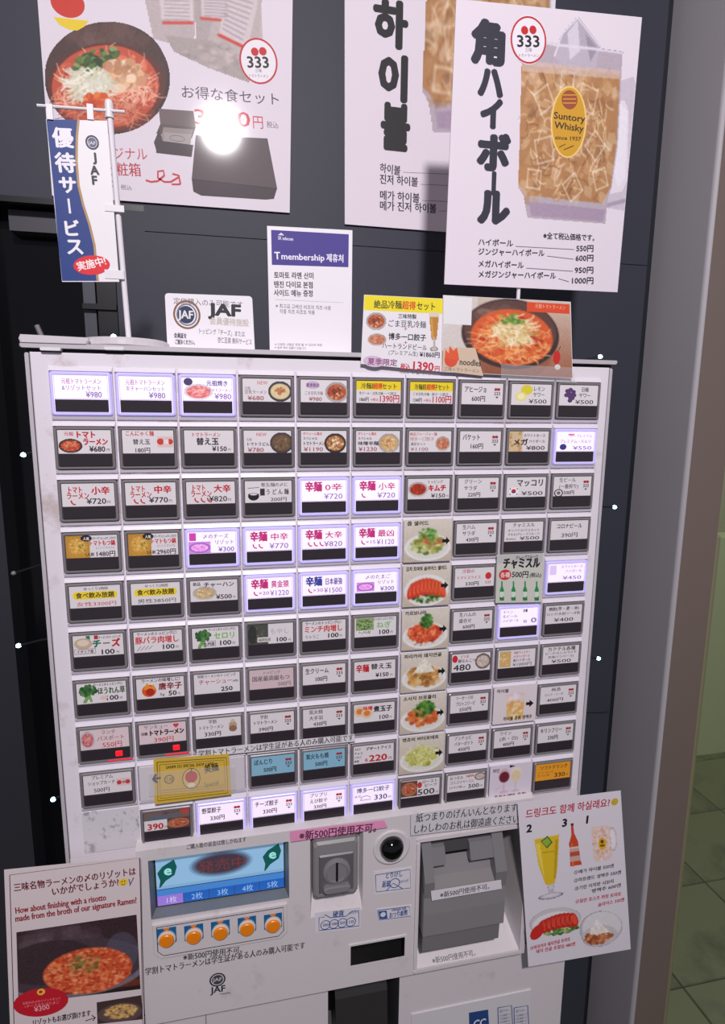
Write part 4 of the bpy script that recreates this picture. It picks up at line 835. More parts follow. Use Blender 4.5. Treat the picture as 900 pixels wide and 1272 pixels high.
def f(L):
    L.L([(469, 1131), (508, 1126), (510, 1138), (470, 1143), (469, 1131)], .9, BLU); L.PL([(470, 1132), (480, 1131), (481, 1141), (471, 1142)], BLU); L.T('change bill', 486, 1132, 504, 1129.5, 5, BLU, .03); L.T('おつり紙幣', 483, 1140, 506, 1136, 7.5, BLU, .03); L.E(475.5, 1136, 3, 3, (220, 220, 226))
stick('change_sticker', [(468, 1129), (511, 1124), (512, 1139), (469, 1145)], SP, TAPE, f)
stick('bill_warning_label', [(535, 1107), (622, 1093), (623, 1104), (536, 1119)], -.0252, TAPE, lambda L: L.T('※新500円使用不可。', 546, 1115, 612, 1103, 8, K, .012), None)
def pprint(name, fn):
    L = Card([(190, 1040), (650, 1000), (650, 1190), (190, 1280)], PY-.0002); fn(L); reparent(L.build(name, INK), mc)
pprint('refund_notice_print', lambda L: L.T('ご購入後の返金は致しかねます', 231, 1055, 306, 1045, 7, (70, 64, 70), .014))
pprint('coin_notice_print', lambda L: L.T('※新500円使用不可。', 227, 1193, 306, 1182, 9.5, K, .014))
pprint('student_notice_print', lambda L: L.T('学割トマトラーメンは学生証がある人のみ購入可能です', 180, 1211, 379, 1177.5, 10, K, .014))
def f(L): L.RG(270, 1217, 8.4, 8.4, 1.6, (50, 48, 54)); L.E(270, 1217, 5.8, 5.8, (70, 68, 74)); L.T('JAF', 264.5, 1219.5, 275.5, 1218, 6, (200, 198, 202), .05); L.T('JAF', 262, 1234, 280, 1231, 11, (40, 38, 44), .05); L.L([(273, 1235), (286, 1233)], .8, (70, 66, 70))
pprint('crest_print', f)
L = Print((.330, PY+.0015, .8734), (1, 0, 0), (0, .83, .553), .08, .02); L.text('※新500円使用不可。', .0, 0, .0066, K, w=.056); reparent(L.build('recess_print', INK), mc)
stick('student_discount_strip', [(244, 931), (440, 912), (441, 921), (245, 941)], -.0066, mat('strip_white', (226, 222, 226), .35, coat=.5), lambda L: L.T('学割トマトラーメンは学生証がある人のみ購入可能です', 246, 940, 439, 919, 9, K, .015), 'long thin white paper strip with black writing taped below the eighth button row', 'sticker')
# gold shop card
def f(L):
    for d_, w_ in ((0, 1.1), (3, .7)): L.L([(195+d_, 947+d_), (281-d_, 941+d_), (283-d_, 985-d_), (196+d_, 995-d_), (195+d_, 947+d_)], w_, (120, 96, 30))
    L.T('SANMI 333 SPECIAL SHOP CARD', 206, 955, 266, 950, 5, (60, 44, 24), .04); L.E(237.5, 967, 10, 13, (120, 90, 30)); L.E(237.5, 967, 9, 12, (226, 190, 90)); L.E(237.5, 965, 6.8, 7.4, (196, 40, 34)); L.E(237.5, 975, 4.2, 3, (236, 226, 200)); L.L([(237, 960), (238, 955)], 1.4, (50, 90, 40))
    L.T('美麺', 254, 960, 272, 956, 11, (50, 44, 30), .02); L.T('←', 189, 973, 201, 971, 16, (24, 24, 20), .05); L.RG(210, 968, 5.5, 5.5, 1, (60, 50, 30)); L.T('三味', 205, 971, 215, 970, 6, (60, 50, 30)); L.T('Special', 254, 978, 272, 974, 8, (120, 100, 40))
    for k in range(3): L.L([(200, 982+k*3), (278, 975+k*3)], .6, (160, 130, 50))
stick('gold_shop_card', [(190.5, 943), (284, 936.5), (287, 987), (192, 999.5)], -.0078, mat('gold_card', (232, 194, 76), .3, coat=1, metal=.15), f, 'gold shop card with a red tomato taped over blank buttons in row nine', 'card')
CLT = mat('clear_tape', (240, 238, 240), .15, spec=.8, alpha=.12)
stick('clear_tape', [(183, 960), (292, 951), (293, 981), (184, 989)], -.0084, CLT, lambda L: None, 'strip of clear tape holding the gold shop card to the machine', 'tape')
def f(L):
    L.PL([(617, 690), (674, 688), (673, 699), (617, 700)], (190, 190, 190)); L.T('チャミスル', 624, 705, 670, 704, 14, (40, 38, 40), .05); L.T('グレープフルーツ', 640, 695, 668, 693, 5, K, .03); L.E(627, 714, 8, 6.5, (206, 50, 50)); L.T('各種', 621, 717, 633, 716.5, 7, (240, 220, 220), .02)
    L.T('500円', 635, 717, 656, 717, 9.5, K, .04); L.T('(税込)', 657, 716.5, 672, 716.5, 6, K, .03)
    for k in range(4): x = 623+k*14.4; L.PL([(x-2.6, 746), (x-2.6, 733), (x-.9, 728), (x-.9, 722), (x+.9, 722), (x+.9, 728), (x+2.6, 733), (x+2.6, 746)], (40, 140, 80)); L.PL([(x-2.5, 742), (x-2.5, 735), (x+2.5, 735), (x+2.5, 742)], (206, 226, 206))
    for k, t in enumerate(('×3', '×3', '×2', '×2')): L.T(t, 619+k*14.4, 745, 626+k*14.4, 745, 6, (60, 60, 50))
stick('soju_sticker', [(617, 689), (675, 687), (673, 748), (615, 749)], -.0062, mat('soju_paper', (206, 206, 196), .4, coat=.5), f, 'grey-green notice picturing four green bottles, stuck over a button', 'sticker')

# ------------------------------------------------------------------ things on top of the machine
TOP = ZT+.0045
def base_disc(b, x, y, r): b.lathe((x, y, TOP), [(r, 0), (r+.001, .001), (r+.0005, .0055), (r-.003, .0075), (.006, .0085), (.004, .010)], LGREY, 'z', 40)
fx, fy = .0345, .035
fg = empty('banner_stand', 'small stand with a blue and white vertical banner on the machine', 'banner', loc=(fx, fy, TOP))
b = MB(); base_disc(b, fx-.003, fy, .0385); reparent(b.build('stand_base', smooth=False), fg)
ptop = at(135, 128, fy); pbot = np.array([fx, fy, TOP+.008])
b = MB(); b.tube([pbot, pbot*.5+ptop*.5, ptop], .0024, PLASTW, 12); b.lathe((ptop[0], ptop[1], ptop[2]-.012), [(.0036, 0), (.0036, .011), (.0028, .014)], PLASTW, 'z', 14); reparent(b.build('stand_pole'), fg)
b = MB(); b.tube([at(46, 131, fy-.002), at(155, 139, fy-.002)], .0013, PLASTW, 8); reparent(b.build('cross_bar'), fg)
BN = Card([(57, 148), (133, 150), (148, 350), (77, 350)], fy-.004, .0006); bo = BN.body('banner_sheet', mat('banner_white', (234, 230, 234), .5)); reparent(bo, fg)
L = BN
cur = [(96, 148.5), (94, 170), (93.5, 200), (96, 230), (102, 255), (110, 280), (116, 305), (118, 330), (120, 349)]
left = [(57.5, 148.5), (62, 190), (67, 240), (72, 300), (77.2, 349)]
for k in range(len(cur)-1):
    def lx(y):
        for a, c in zip(left[:-1], left[1:]):
            if a[1] <= y <= c[1]+.01: return a[0]+(c[0]-a[0])*(y-a[1])/(c[1]-a[1])
        return 77
    a, c = cur[k], cur[k+1]; L.PL([(lx(a[1]), a[1]), a, c, (lx(c[1]), c[1])], (18, 52, 126))
L.L([(x+1.5, y) for x, y in cur], 3, (176, 140, 90))
for ch, x, y, h in (('優', 78, 171, 26), ('待', 81, 202, 26), ('サ', 84, 230, 23), ('ビ', 89.5, 283, 22), ('ス', 93, 307, 23)): L.G(ch, x, y, h, (236, 232, 240), .04)
L.G('ー', 86, 256, 22, (236, 232, 240), .02, 1, 90)
L.RG(114.5, 177, 8.5, 9, 2.2, (40, 40, 70)); L.E(114.5, 177, 5.6, 6, (90, 90, 120)); L.T('JAF', 110, 179.5, 119, 180, 6, (230, 230, 236))
for ch, y in (('J', 197), ('A', 211.5), ('F', 224)): L.G(ch, 117.5, y, 15, (40, 38, 48), .05)
L.E(114, 329.5, 22.5, 12, (220, 24, 40), 5); L.T('実施中!', 97, 336, 133, 328, 12, (244, 236, 236), .05)
L.finish(bo, INK)
for y in (262, 345):
    b = MB(); a, c = at(130, y-8 if y < 300 else y-10, fy-.0035), at(153, y+2, fy-.0035); b.box(a[0], c[0]+.001, fy-.0046, fy-.003, c[2], a[2], PLASTW); reparent(b.build('banner_tab'), fg)
for x in (62, 112):
    b = MB(); a, c = at(x-4, 130, fy-.003), at(x+5, 150, fy-.003); b.box(a[0], c[0], fy-.0052, fy-.0036, c[2], a[2], mat('banner_white', None)); reparent(b.build('banner_loop'), fg)
b = MB()
pts = [(-.044, .004), (.010, .004), (.0125, .006), (.0125, .058), (-.044, .058)]
b.prism([(-.0445, TOP), (.0070, TOP), (.0085, TOP+.003), (.0075, TOP+.0055), (-.0440, TOP+.0065), (-.0455, TOP+.003)], -.0045, .06, LGREY, .0012)
tag(b.build('corner_cap_plate'), 'flat pale grey plastic plate lying on the left corner of the machine top', 'plate')
b = MB(); b.tube([at(53, 421, .02), at(50, 414, .02), at(45.5, 404, .02)], .0022, mat('peg_dull', (110, 108, 110), .4), 10); tag(b.build('small_peg'), 'short dull grey peg leaning out at the left corner of the machine top', 'peg')
def f(L):
    L.T('定価購入のみ可能です', 215, 377, 302, 382, 9, (90, 84, 96)); L.RG(232, 391, 17, 18, 2.5, (130, 90, 60)); L.RG(232, 391, 13, 14, 2, (120, 120, 140)); L.E(231, 391, 10.5, 11, (40, 50, 80)); L.T('JAF', 222, 395, 240, 396, 14, (226, 224, 230), .03)
    L.T('JAF', 261, 391, 299, 393, 20, (36, 34, 44), .06); L.T('会員優待施設', 260, 402, 309, 405, 10, (200, 190, 180), .04); L.T('トッピング「チーズ」または', 246, 414, 304, 418, 8, (70, 66, 76)); L.T('杏仁豆腐 無料サービス', 270, 425, 313, 428, 8, (70, 66, 76)); L.T('会員証を', 216, 419, 232, 420, 7, (40, 40, 60), .04); L.T('ご提示ください。', 217, 427, 244, 428, 6.5, (40, 40, 60), .04)
j = stick('discount_sign', [(204.5, 364), (313, 368), (316.5, 438), (208, 434.5)], .03, PAPER, f, 'white rounded member-discount sign with round crest beside the banner stand', 'sign', rad=.003, ink=INKL, th=.002)
b = MB(); b.box(.069, .147, .028, .05, TOP, TOP+.0015, mat('acrylic', (200, 200, 206), .1)); reparent(b.build('sign_foot'), j)
def f(L):
    L.PL([(336.5, 285.5), (433, 291), (432.5, 332), (337.5, 329)], (66, 50, 140)); L.T('SK telecom', 345, 297.5, 364, 299, 6, (220, 216, 236), .03); L.PL([(345, 292), (353, 292.5), (349, 289)], (226, 220, 240)); L.T('T', 341, 322, 348, 322, 13, (240, 238, 246), .08); L.T('membership', 349, 322, 403, 324, 11, (236, 232, 246), .06); L.T('제휴처', 405, 324, 427, 325.5, 11, (236, 232, 246), .05)
    for t, y, x in (('토마토 라멘 산미', 345, 390), ('텐진 다이묘 본점', 356.5, 389), ('사이드 메뉴 증정', 367, 389)): L.T(t, 340, y, x, y+1, 9, (50, 44, 60), .05)
    L.L([(341, 372), (427, 376)], .4, (190, 186, 194)); L.T('※ 최고급 고베산 비프의 치즈 사용', 342, 382, 411, 385, 6, (80, 76, 86)); L.T('각종 치즈 리조또 적용', 347, 389, 391, 390.5, 6, (80, 76, 86)); L.T('※ 이벤트 내용은 변경 될 수 있으며 매장', 341, 429, 400, 430, 3.6, (110, 106, 116)); L.T('※ 일부 제외 상품이 있습니다', 341, 433, 380, 434, 3.6, (110, 106, 116))
j = stick('membership_sign', [(331.5, 280.5), (437.5, 286), (436, 439.5), (335, 437)], .03, PAPER, f, 'white sign with violet header and Korean text standing on the machine top', 'sign', ink=INKL, th=.002)
b = MB(); b.box(.161, .240, .028, .052, TOP, TOP+.0015, mat('acrylic', None)); reparent(b.build('sign_foot'), j)
# yellow set-menu card on the machine edge
def beer(w=20, h=60):
    p = Pic(w, h); p.poly([(14, 2), (90, 2), (70, 70), (34, 70)], (190, 130, 50)); p.rect(14, 2, 88, 14, (220, 210, 190)); p.line(52, 70, 52, 90, 14, (200, 190, 186)); p.ell(52, 93, 30, 6, (200, 190, 186)); p.line(34, 20, 42, 62, 7, (230, 180, 100)); return p
def f(L):
    L.PL([(452.5, 366.5), (550, 371.5), (549.5, 390), (451.8, 385)], (240, 222, 20)); L.T('絶品冷麺', 464, 382, 499, 383, 11, (70, 66, 30), .02); L.T('超得', 499, 383, 516, 384, 11, (214, 60, 30), .05); L.T('セット', 517, 384, 541, 385, 11, (70, 66, 30), .02)
    L.I(pb('spicy'), 454, 386, 480, 411); L.I(pb('gyoza'), 456, 413, 480, 430); L.I(beer(), 530, 387, 547, 437)
    L.T('三味特製', 494, 395, 517, 396, 6.5, K, .02); L.T('ごま豆乳冷麺', 481, 405, 529, 407, 9.5, (60, 56, 70), .01); L.T('+', 501, 411, 506, 411, 7, RD); L.T('博多一口餃子', 482, 421, 529, 423, 9, K, .03); L.T('+', 501, 428, 506, 428, 7, RD); L.T('ハートランドビール', 474, 432, 530, 435, 8, K, .01); L.T('(プレミアム生)', 482, 440, 519, 442, 6.5, K)
    L.T('¥1860円', 521, 443, 546, 444, 8, K, .03); L.E(464, 449, 14, 7, (214, 190, 214)); L.T('夏季限定', 456, 452, 493, 454, 9, (150, 80, 130), .03); L.T('税込', 497, 458, 509, 458.5, 8, (206, 40, 60), .03); L.T('1390', 510, 459, 538, 461, 15, (206, 40, 60), .03); L.T('円', 539, 461, 546, 461, 8, (206, 40, 60), .03)
stick('set_menu_card', [(452, 366), (550.5, 371), (549, 462), (448, 452)], -.0045, PAPER, f, 'laminated card with yellow header and red price on the machine top edge', 'card', ink=INKL)
def ramen_big(w=150, h=90):
    p = Pic(w, h, (196, 130, 80)); 
    for y in range(0, 100, 2): p.rect(0, y, 100, y+2, (206-y*.5, 190-y*1.0, 176-y*1.15))
    p.rect(0, 0, 26, 72, (214, 206, 200)); p.ell(52, 62, 33, 46, (120, 70, 44), al=.35)
    p.ell(52, 46, 38, 46, (58, 38, 36)); p.ell(52, 42, 36, 40, (92, 62, 54)); p.blobs(20, 42, 20, 14, 12, [(150, 120, 106), (120, 90, 80)], 4, 8, al=.35)
    p.ell(53, 50, 32, 37, (214, 90, 40)); p.blobs(160, 53, 52, 30, 33, [(226, 110, 50), (200, 70, 34), (236, 140, 70), (180, 50, 26)], 1.2, 3.6)
    p.strands(150, 53, 56, 28, 30, [(246, 190, 120), (238, 150, 80), (250, 210, 150)], 9, .9)
    p.strands(170, 52, 38, 15, 17, [(236, 220, 170), (222, 196, 130), (250, 240, 206), (196, 156, 84)], 12, 1.2, dirn=50); p.blobs(26, 53, 26, 10, 7, [(90, 140, 50), (120, 160, 70)], 1, 2.4)
    p.noise(5); return p
def f(L):
    L.I(ramen_big(), 550, 367, 711, 470, [(548.5, 461.5), (710.5, 469.5), (708, 375.5), (550.5, 366.8)])
    L.PL([(551, 368), (586, 370), (585, 404), (550.5, 402)], (232, 230, 232)); L.PL([(550.5, 432), (590, 432), (600, 467), (549, 461)], (214, 190, 166))
    L.PL([(654, 375), (707, 378), (707, 390), (654, 387)], (220, 74, 34)); L.T('元祖トマトラーメン', 664, 382, 702, 384.5, 6, (250, 190, 160))
    L.E(560, 447, 9, 9, (220, 80, 50)); L.PL([(552, 444), (553, 434), (557, 439), (558, 429), (563, 436), (567, 431), (569, 440), (570, 448)], (226, 90, 50)); L.T('noodles', 570, 453, 597, 455, 11, (60, 50, 46), .02); L.T('三味トマトラーメン', 551, 460, 595, 463, 5.5, (110, 96, 90))
    L.E(691, 444, 5, 8.5, (200, 36, 30)); L.L([(693, 436), (696, 430)], 1.2, (60, 90, 40)); L.E(692, 456, 4, 3.4, (220, 214, 210))
stick('ramen_photo_card', [(550, 366.5), (708.5, 375), (711, 470), (548, 462)], -.0060, PAPER, f, 'glossy landscape card with a ramen bowl photo beside the yellow-headed card', 'card', ink=INKL)
stick('clear_tape', [(622, 452), (716, 457), (716, 476), (622, 471)], -.0069, CLT, lambda L: None, 'strip of clear tape across the lower right corner of the ramen photo card', 'tape')

# ------------------------------------------------------------------ risotto poster, drink poster
def risotto(w=150, h=104):
    p = Pic(w, h, (58, 40, 44)); p.blobs(60, 35, 20, 30, 18, [(96, 76, 84), (76, 58, 66), (110, 90, 96)], 5, 11, al=.22); p.blobs(30, 20, 48, 20, 26, [(110, 90, 96), (80, 60, 68)], 5, 12, al=.25)
    p.rect(60, 86, 100, 100, (110, 50, 36)); p.rect(0, 94, 100, 100, (44, 30, 32))
    p.ell(46, 62, 62, 38, (120, 112, 124)); p.ell(44, 58, 60, 37, (74, 58, 66)); p.ell(26, 48, 38, 30, (58, 42, 48), al=.9); p.ell(86, 46, 14, 26, (96, 96, 120), al=.5)
    p.ell(57, 66, 37, 31, (206, 84, 50)); p.blobs(900, 57, 66, 36, 30, [(226, 104, 60), (206, 76, 40), (240, 136, 84), (186, 60, 34), (246, 160, 110)], 1, 2.3); p.blobs(60, 54, 56, 13, 12, [(110, 110, 50), (150, 140, 70), (90, 90, 40), (190, 150, 90)], 1.2, 2.6, al=.7); p.noise(5); return p
def small_rice():
    p = Pic(50, 36, (70, 50, 50)); p.ell(50, 62, 50, 42, (96, 76, 76)); p.blobs(240, 52, 56, 36, 30, [(226, 180, 100), (240, 206, 130), (206, 150, 80)], 2, 4); return p
def f(L):
    L.L([(12, 1087), (173.5, 1065.8), (177.5, 1290)], .6, K); L.L([(12, 1087), (18, 1290)], .8, K)
    DR = (150, 36, 44); L.T('三味名物ラーメンの〆のリゾットは', 17, 1107, 169, 1086, 11, (110, 34, 44), .03); L.T('いかがでしょうか?', 64, 1112, 148, 1099.5, 11, (110, 34, 44), .03)
    L.E(153, 1096, 4.6, 4.6, (240, 200, 50)); L.E(151.3, 1095, .7, .8, (80, 50, 20)); L.E(154.7, 1094.6, .7, .8, (80, 50, 20)); L.L([(150.5, 1098), (153, 1099.4), (155.6, 1097.2)], .7, (80, 50, 20)); L.L([(160, 1092), (162, 1099)], 1.2, (110, 100, 130)); L.L([(166, 1090), (161, 1100)], 1.2, (110, 100, 130))
    L.T('How about finishing with a risotto', 19, 1135, 132, 1118, 11, DR, .03); L.T('made from the broth of our signature Ramen?', 19, 1145, 170, 1121.5, 11, DR, .03)
    L.I(risotto(), 0, 0, 0, 0, [(23, 1247), (174.5, 1228.5), (169.5, 1136), (20.3, 1158)])
    L.I(small_rice(), 0, 0, 0, 0, [(121, 1272), (177.5, 1266), (175.5, 1236), (120, 1245)])
    L.E(51, 1245, 27, 17.5, (196, 26, 44), 9); L.E(51, 1232, 4, 4, (240, 190, 70)); L.E(50.5, 1232, 1.8, 1.8, (196, 26, 44)); L.T('お好みの〆のリゾットセット', 28, 1248, 76, 1241, 4, (240, 150, 160)); L.T('+チーズまたはたまご', 30, 1252, 74, 1246, 4, (240, 150, 160)); L.T('¥300', 43, 1257, 62, 1253, 9, (240, 190, 196))
    L.T('リゾットもお選び頂けます', 40, 1274, 113, 1261, 8.5, K, .02); L.L([(106, 1268), (118, 1264)], 1, K); L.L([(114, 1261), (118.5, 1264), (115, 1268)], 1, K)
stick('risotto_poster', [(5, 1080.5), (172.5, 1064), (181, 1340), (15, 1340)], -.020, mat('poster_pinkish', (222, 208, 210), .55), f, 'white poster with red risotto photo and English text, lower left of the machine', 'poster')
def glass_beer(w=44, h=110):
    p = Pic(w, h); p.poly([(4, 4), (96, 4), (94, 18), (5, 20)], (226, 222, 226)); p.poly([(5, 16), (95, 14), (82, 60), (70, 78), (38, 78), (16, 50)], (226, 190, 40)); p.poly([(8, 22), (24, 22), (36, 70), (22, 50)], (240, 214, 90)); p.poly([(80, 20), (90, 20), (74, 72), (68, 72)], (196, 156, 30)); p.rect(46, 78, 66, 90, (196, 190, 200)); p.ell(56, 82, 12, 3, (216, 212, 220)); p.ell(54, 94, 44, 4, (196, 192, 202)); p.ell(54, 93, 34, 2.6, (222, 220, 228)); return p
def bottle_p(w=24, h=90):
    p = Pic(w, h); p.poly([(36, 2), (64, 2), (64, 24), (92, 44), (94, 98), (8, 98), (6, 44), (34, 26)], (206, 74, 40)); p.rect(34, 1, 66, 7, (110, 40, 40)); p.line(30, 50, 30, 94, 12, (236, 120, 70)); p.rect(7, 54, 93, 88, (206, 170, 160)); p.rect(7, 66, 93, 76, (190, 80, 66)); p.rect(7, 54, 93, 58, (226, 210, 200)); return p
def mug_p(w=50, h=74):
    p = Pic(w, h); p.ell(82, 42, 17, 34, (226, 206, 206)); p.ell(82, 42, 11, 27, (238, 234, 242)); p.poly([(6, 4), (74, 2), (76, 90), (66, 98), (16, 98), (8, 90)], (232, 206, 196)); p.blobs(180, 41, 50, 34, 46, [(240, 214, 200), (226, 180, 160), (250, 232, 226), (214, 160, 140)], 2, 5, al=.7); p.ell(42, 52, 15, 17, (230, 176, 40)); p.ell(42, 46, 6, 5, (90, 60, 20)); p.rect(34, 54, 50, 60, (110, 80, 20)); return p
def tomato_big():
    p = Pic(100, 78); p.ell(50, 46, 50, 40, (206, 202, 206)); p.ell(50, 52, 45, 34, (232, 230, 232)); p.blobs(90, 60, 76, 34, 12, [(60, 110, 50), (120, 160, 70), (180, 190, 110)], 2, 5)
    for k in range(8):
        x = 22+k*9; y = 58-10*math.sin(k/7*2.4); p.ell(x, y, 9, 23, (196, 40, 30), 20-k*4); p.ell(x+2, y-1, 5, 17, (236, 80, 56), 20-k*4); p.line(x-4, y-15, x-5, y+12, 1.1, (250, 170, 150), .7)
    p.ell(14, 70, 12, 22, (206, 44, 34), 20); p.noise(4); return p
def bowl_big():
    p = Pic(90, 72); p.ell(50, 46, 48, 44, (196, 190, 196)); p.ell(52, 42, 44, 38, (226, 222, 226)); p.ell(46, 66, 40, 28, (206, 200, 204)); p.blobs(100, 42, 70, 30, 16, [(196, 120, 80), (226, 160, 120), (160, 84, 50)], 3, 7); p.poly([(40, 22), (70, 60), (24, 60)], (246, 240, 236)); p.blobs(90, 44, 50, 18, 12, [(250, 244, 240), (230, 216, 206)], 1.2, 3); p.noise(4); return p
def f(L):
    L.T('드링크도 함께 하실래요?', 652, 1016, 757, 1001, 12, (190, 36, 60), .02); L.E(763, 996, 4.4, 4.4, (206, 176, 60)); L.T('◡', 760.5, 998, 765.5, 997.5, 5, (60, 40, 20))
    for t, x, y in (('2', 657, 1029), ('3', 701, 1022), ('1', 729, 1018)): L.G(t, x, y, 13, (30, 28, 34), .05)
    L.I(glass_beer(), 0, 0, 0, 0, [(665, 1122), (700, 1115), (695, 1023), (661, 1028)]); L.I(bottle_p(), 0, 0, 0, 0, [(706.5, 1077.5), (723, 1075), (715, 1021), (705, 1023)]); L.I(mug_p(), 0, 0, 0, 0, [(735, 1072), (768, 1066), (765, 1024), (732, 1025)])
    L.PL([(671, 1045), (679.5, 1038), (686, 1046), (679, 1054)], (60, 110, 60)); L.PL([(672.5, 1045.5), (679.5, 1040), (684, 1046), (678.5, 1052)], (150, 180, 60)); L.T('HEARTLAND', 673, 1060, 688, 1058, 2.4, (80, 90, 40))
    for t, x0, y0, x1, y1, c in (('①메가 하이볼 550엔', 712, 1086, 762, 1077, K), ('②하트랜드 생맥주 550엔', 712, 1096, 771, 1085, K), ('③기린 이치방 시보리', 713, 1106, 762, 1096, K), ('병맥주 600엔', 734, 1109, 771, 1101, K), ('④밀란 호스츠 퍼렁 토마토', 714, 1122, 771, 1112, (190, 40, 60)), ('슬라이스 330엔', 742, 1126, 775, 1119, (190, 40, 60)), ('⑤피리카라 돼지연골 토마토', 658, 1180, 708, 1168, (190, 40, 60)), ('돼지 연골 초절임 480엔', 665, 1184, 714, 1174, (190, 40, 60))): L.T(t, x0, y0, x1, y1, 5.4, c, .02)
    L.I(tomato_big(), 0, 0, 0, 0, [(658, 1172), (722, 1160), (720, 1121), (657, 1129)]); L.I(bowl_big(), 0, 0, 0, 0, [(720, 1182), (775, 1174), (772, 1128), (717, 1133)])
stick('drink_poster', [(642.5, 997.5), (770.5, 982), (783, 1179), (656, 1201)], -.020, mat('poster_white2', (226, 220, 228), .5), f, 'white poster with beer glass, bottle and mug at the lower right of the machine', 'poster')

# ------------------------------------------------------------------ posters on the wall and highball poster
WY = .2965
PQ = [(-.0880, WY, 2.15), (.2165, WY, 2.15), (.2062, WY, 1.7490), (-.0868, WY, 1.7475)]
P1 = Card(None, WY, .0008, world=PQ); PM = mat('laminated_poster', (232, 222, 232), .6, coat=.3, spec=.25)
po = P1.body('set_meal_poster', PM); tag(po, 'laminated poster of red ramen bowl and takeaway boxes on the wall behind the banner', 'poster')
def ram1(w=190, h=180):
    p = Pic(w, h); p.ell(49, 52, 49, 48, (58, 38, 36)); p.ell(48, 46, 48, 44, (74, 50, 46)); p.blobs(50, 45, 16, 32, 12, [(106, 76, 68), (90, 62, 56)], 4, 9, al=.3); p.ell(48, 58, 46, 38, (96, 40, 28)); p.ell(47, 58, 42, 36, (196, 80, 52)); p.blobs(240, 47, 60, 40, 34, [(206, 90, 60), (180, 60, 40), (226, 120, 84)], 1.2, 4)
    p.strands(300, 47, 60, 38, 31, [(240, 180, 150), (230, 150, 120), (250, 206, 180)], 13, .8, al=.75)
    p.blobs(90, 38, 36, 19, 9, [(60, 90, 40), (90, 120, 50), (130, 150, 90), (40, 66, 34)], 1.4, 4, ang=-25); p.blobs(120, 60, 48, 17, 12, [(226, 180, 140), (196, 140, 100), (240, 210, 180)], 2, 5); p.strands(160, 36, 52, 14, 13, [(226, 220, 200), (206, 206, 170), (240, 236, 220)], 14, 1.6, dirn=120); p.blobs(120, 40, 72, 10, 9, [(220, 90, 30), (206, 70, 26), (236, 120, 50)], 1.4, 3.4); p.ell(48, 84, 40, 14, (170, 60, 30), al=.35); p.noise(5); return p
def packs(w=120, h=90):
    p = Pic(w, h)
    for a, b_, c, d_, col in (((14, -10), (52, -10), (50, 62), (22, 50), (190, 176, 176)), ((50, -10), (80, -10), (74, 66), (52, 58), (176, 164, 164)), ((78, -10), (100, -10), (98, 92), (66, 70), (196, 184, 182))): p.poly([a, b_, c, d_], col)
    p.poly([(70, -6), (100, 4), (92, 96), (58, 60)], (190, 178, 176)); p.poly([(30, 46), (62, 52), (94, 78), (88, 98), (60, 82), (36, 64)], (172, 160, 158))
    p.poly([(26, -4), (50, -4), (50, 32), (28, 30)], (216, 204, 206)); p.rect(28, 31, 50, 34, (206, 70, 60)); p.poly([(56, -4), (78, -4), (76, 30), (56, 26)], (214, 202, 204)); p.line(56, 28, 76, 31, 3, (206, 70, 60)); p.poly([(74, -4), (98, 4), (88, 60), (68, 44)], (212, 200, 202)); p.line(68, 46, 88, 61, 3, (206, 60, 50))
    for k in range(8): p.line(30, 1+k*4, 47, 2+k*4, 1, (150, 140, 146)); p.line(58, 1+k*3.4, 74, 2.5+k*3.4, 1, (150, 140, 146)); p.line(75-k*.6, 4+k*5, 93-k*1.2, 12+k*5.6, 1, (150, 140, 146))
    p.blobs(40, 66, 70, 24, 16, [(206, 194, 190), (150, 138, 136)], 2, 5, al=.35); p.noise(4); return p
L = P1
L.I(packs(), 0, 0, 0, 0, [(150, 105), (330, 105), (325, -10), (150, -10)])
L.I(ram1(), 0, 0, 0, 0, [(57, 167), (214, 167), (214, 22), (55, 26)])
L.E(84, 4, 22, 18, (206, 50, 36)); L.PL([(66, 21), (110, 26), (105, 33), (96, 38), (86, 37), (74, 31)], (236, 206, 40))
L.E(321, 76, 25.5, 28, (240, 234, 240)); logo333(L, 321, 76, 26)
L.cut('badge_print')
L.T('お得な食セット', 224, 120, 349, 130, 17, (70, 64, 72)); L.T('3500', 240, 154, 312, 158, 27, (206, 60, 66), .01); L.T('円', 313, 158, 328, 159, 18, (206, 60, 66)); L.T('税込', 331, 158, 346, 159, 9, (110, 100, 108))
L.cut('price_print'); L.T('オリジナル', 110, 196, 184, 198, 17, (196, 60, 66)); L.T('化粧箱', 128, 216, 176, 218, 18, (190, 50, 56), .01); L.T('330円', 118, 236, 148, 237, 15, (80, 74, 82)); L.T('税込', 150, 235, 164, 236, 7, (110, 104, 112))
L.cut('gift_box_lettering'); BX = (92, 80, 82)
L.PL([(197, 135), (240, 138), (243, 158), (199, 154)], (112, 98, 98)); L.PL([(199, 154), (243, 158), (238, 172), (194, 166)], (96, 84, 84)); L.PL([(203, 158), (240, 161), (236, 176), (198, 178)], (150, 138, 136)); L.PL([(191, 177), (198, 160), (203, 180), (240, 180), (238, 194), (195, 190)], (78, 68, 72)); L.PL([(203, 164), (238, 167), (236, 181), (204, 180)], (168, 158, 156)); L.RG(220, 172, 10, 4, 1, (130, 120, 120)); L.PL([(193, 174), (238, 180), (238, 195), (194, 190)], (74, 64, 68))
L.PL([(243, 168), (332, 172), (344, 234), (238, 222)], BX); L.PL([(238, 222), (344, 234), (340, 247), (330, 248), (250, 243), (240, 238)], (70, 60, 64)); L.L([(238, 223), (344, 234.5)], .8, (50, 44, 48))
L.L([(181, 224), (188, 226), (196, 225), (204, 218), (203, 212), (196, 213), (196, 221), (204, 226), (212, 226), (222, 220)], 2.4, (206, 60, 66)); L.L([(214, 216), (222, 218), (224, 229)], 2.4, (206, 60, 66)); L.L([(213, 229), (224, 229)], 2.2, (206, 60, 66))
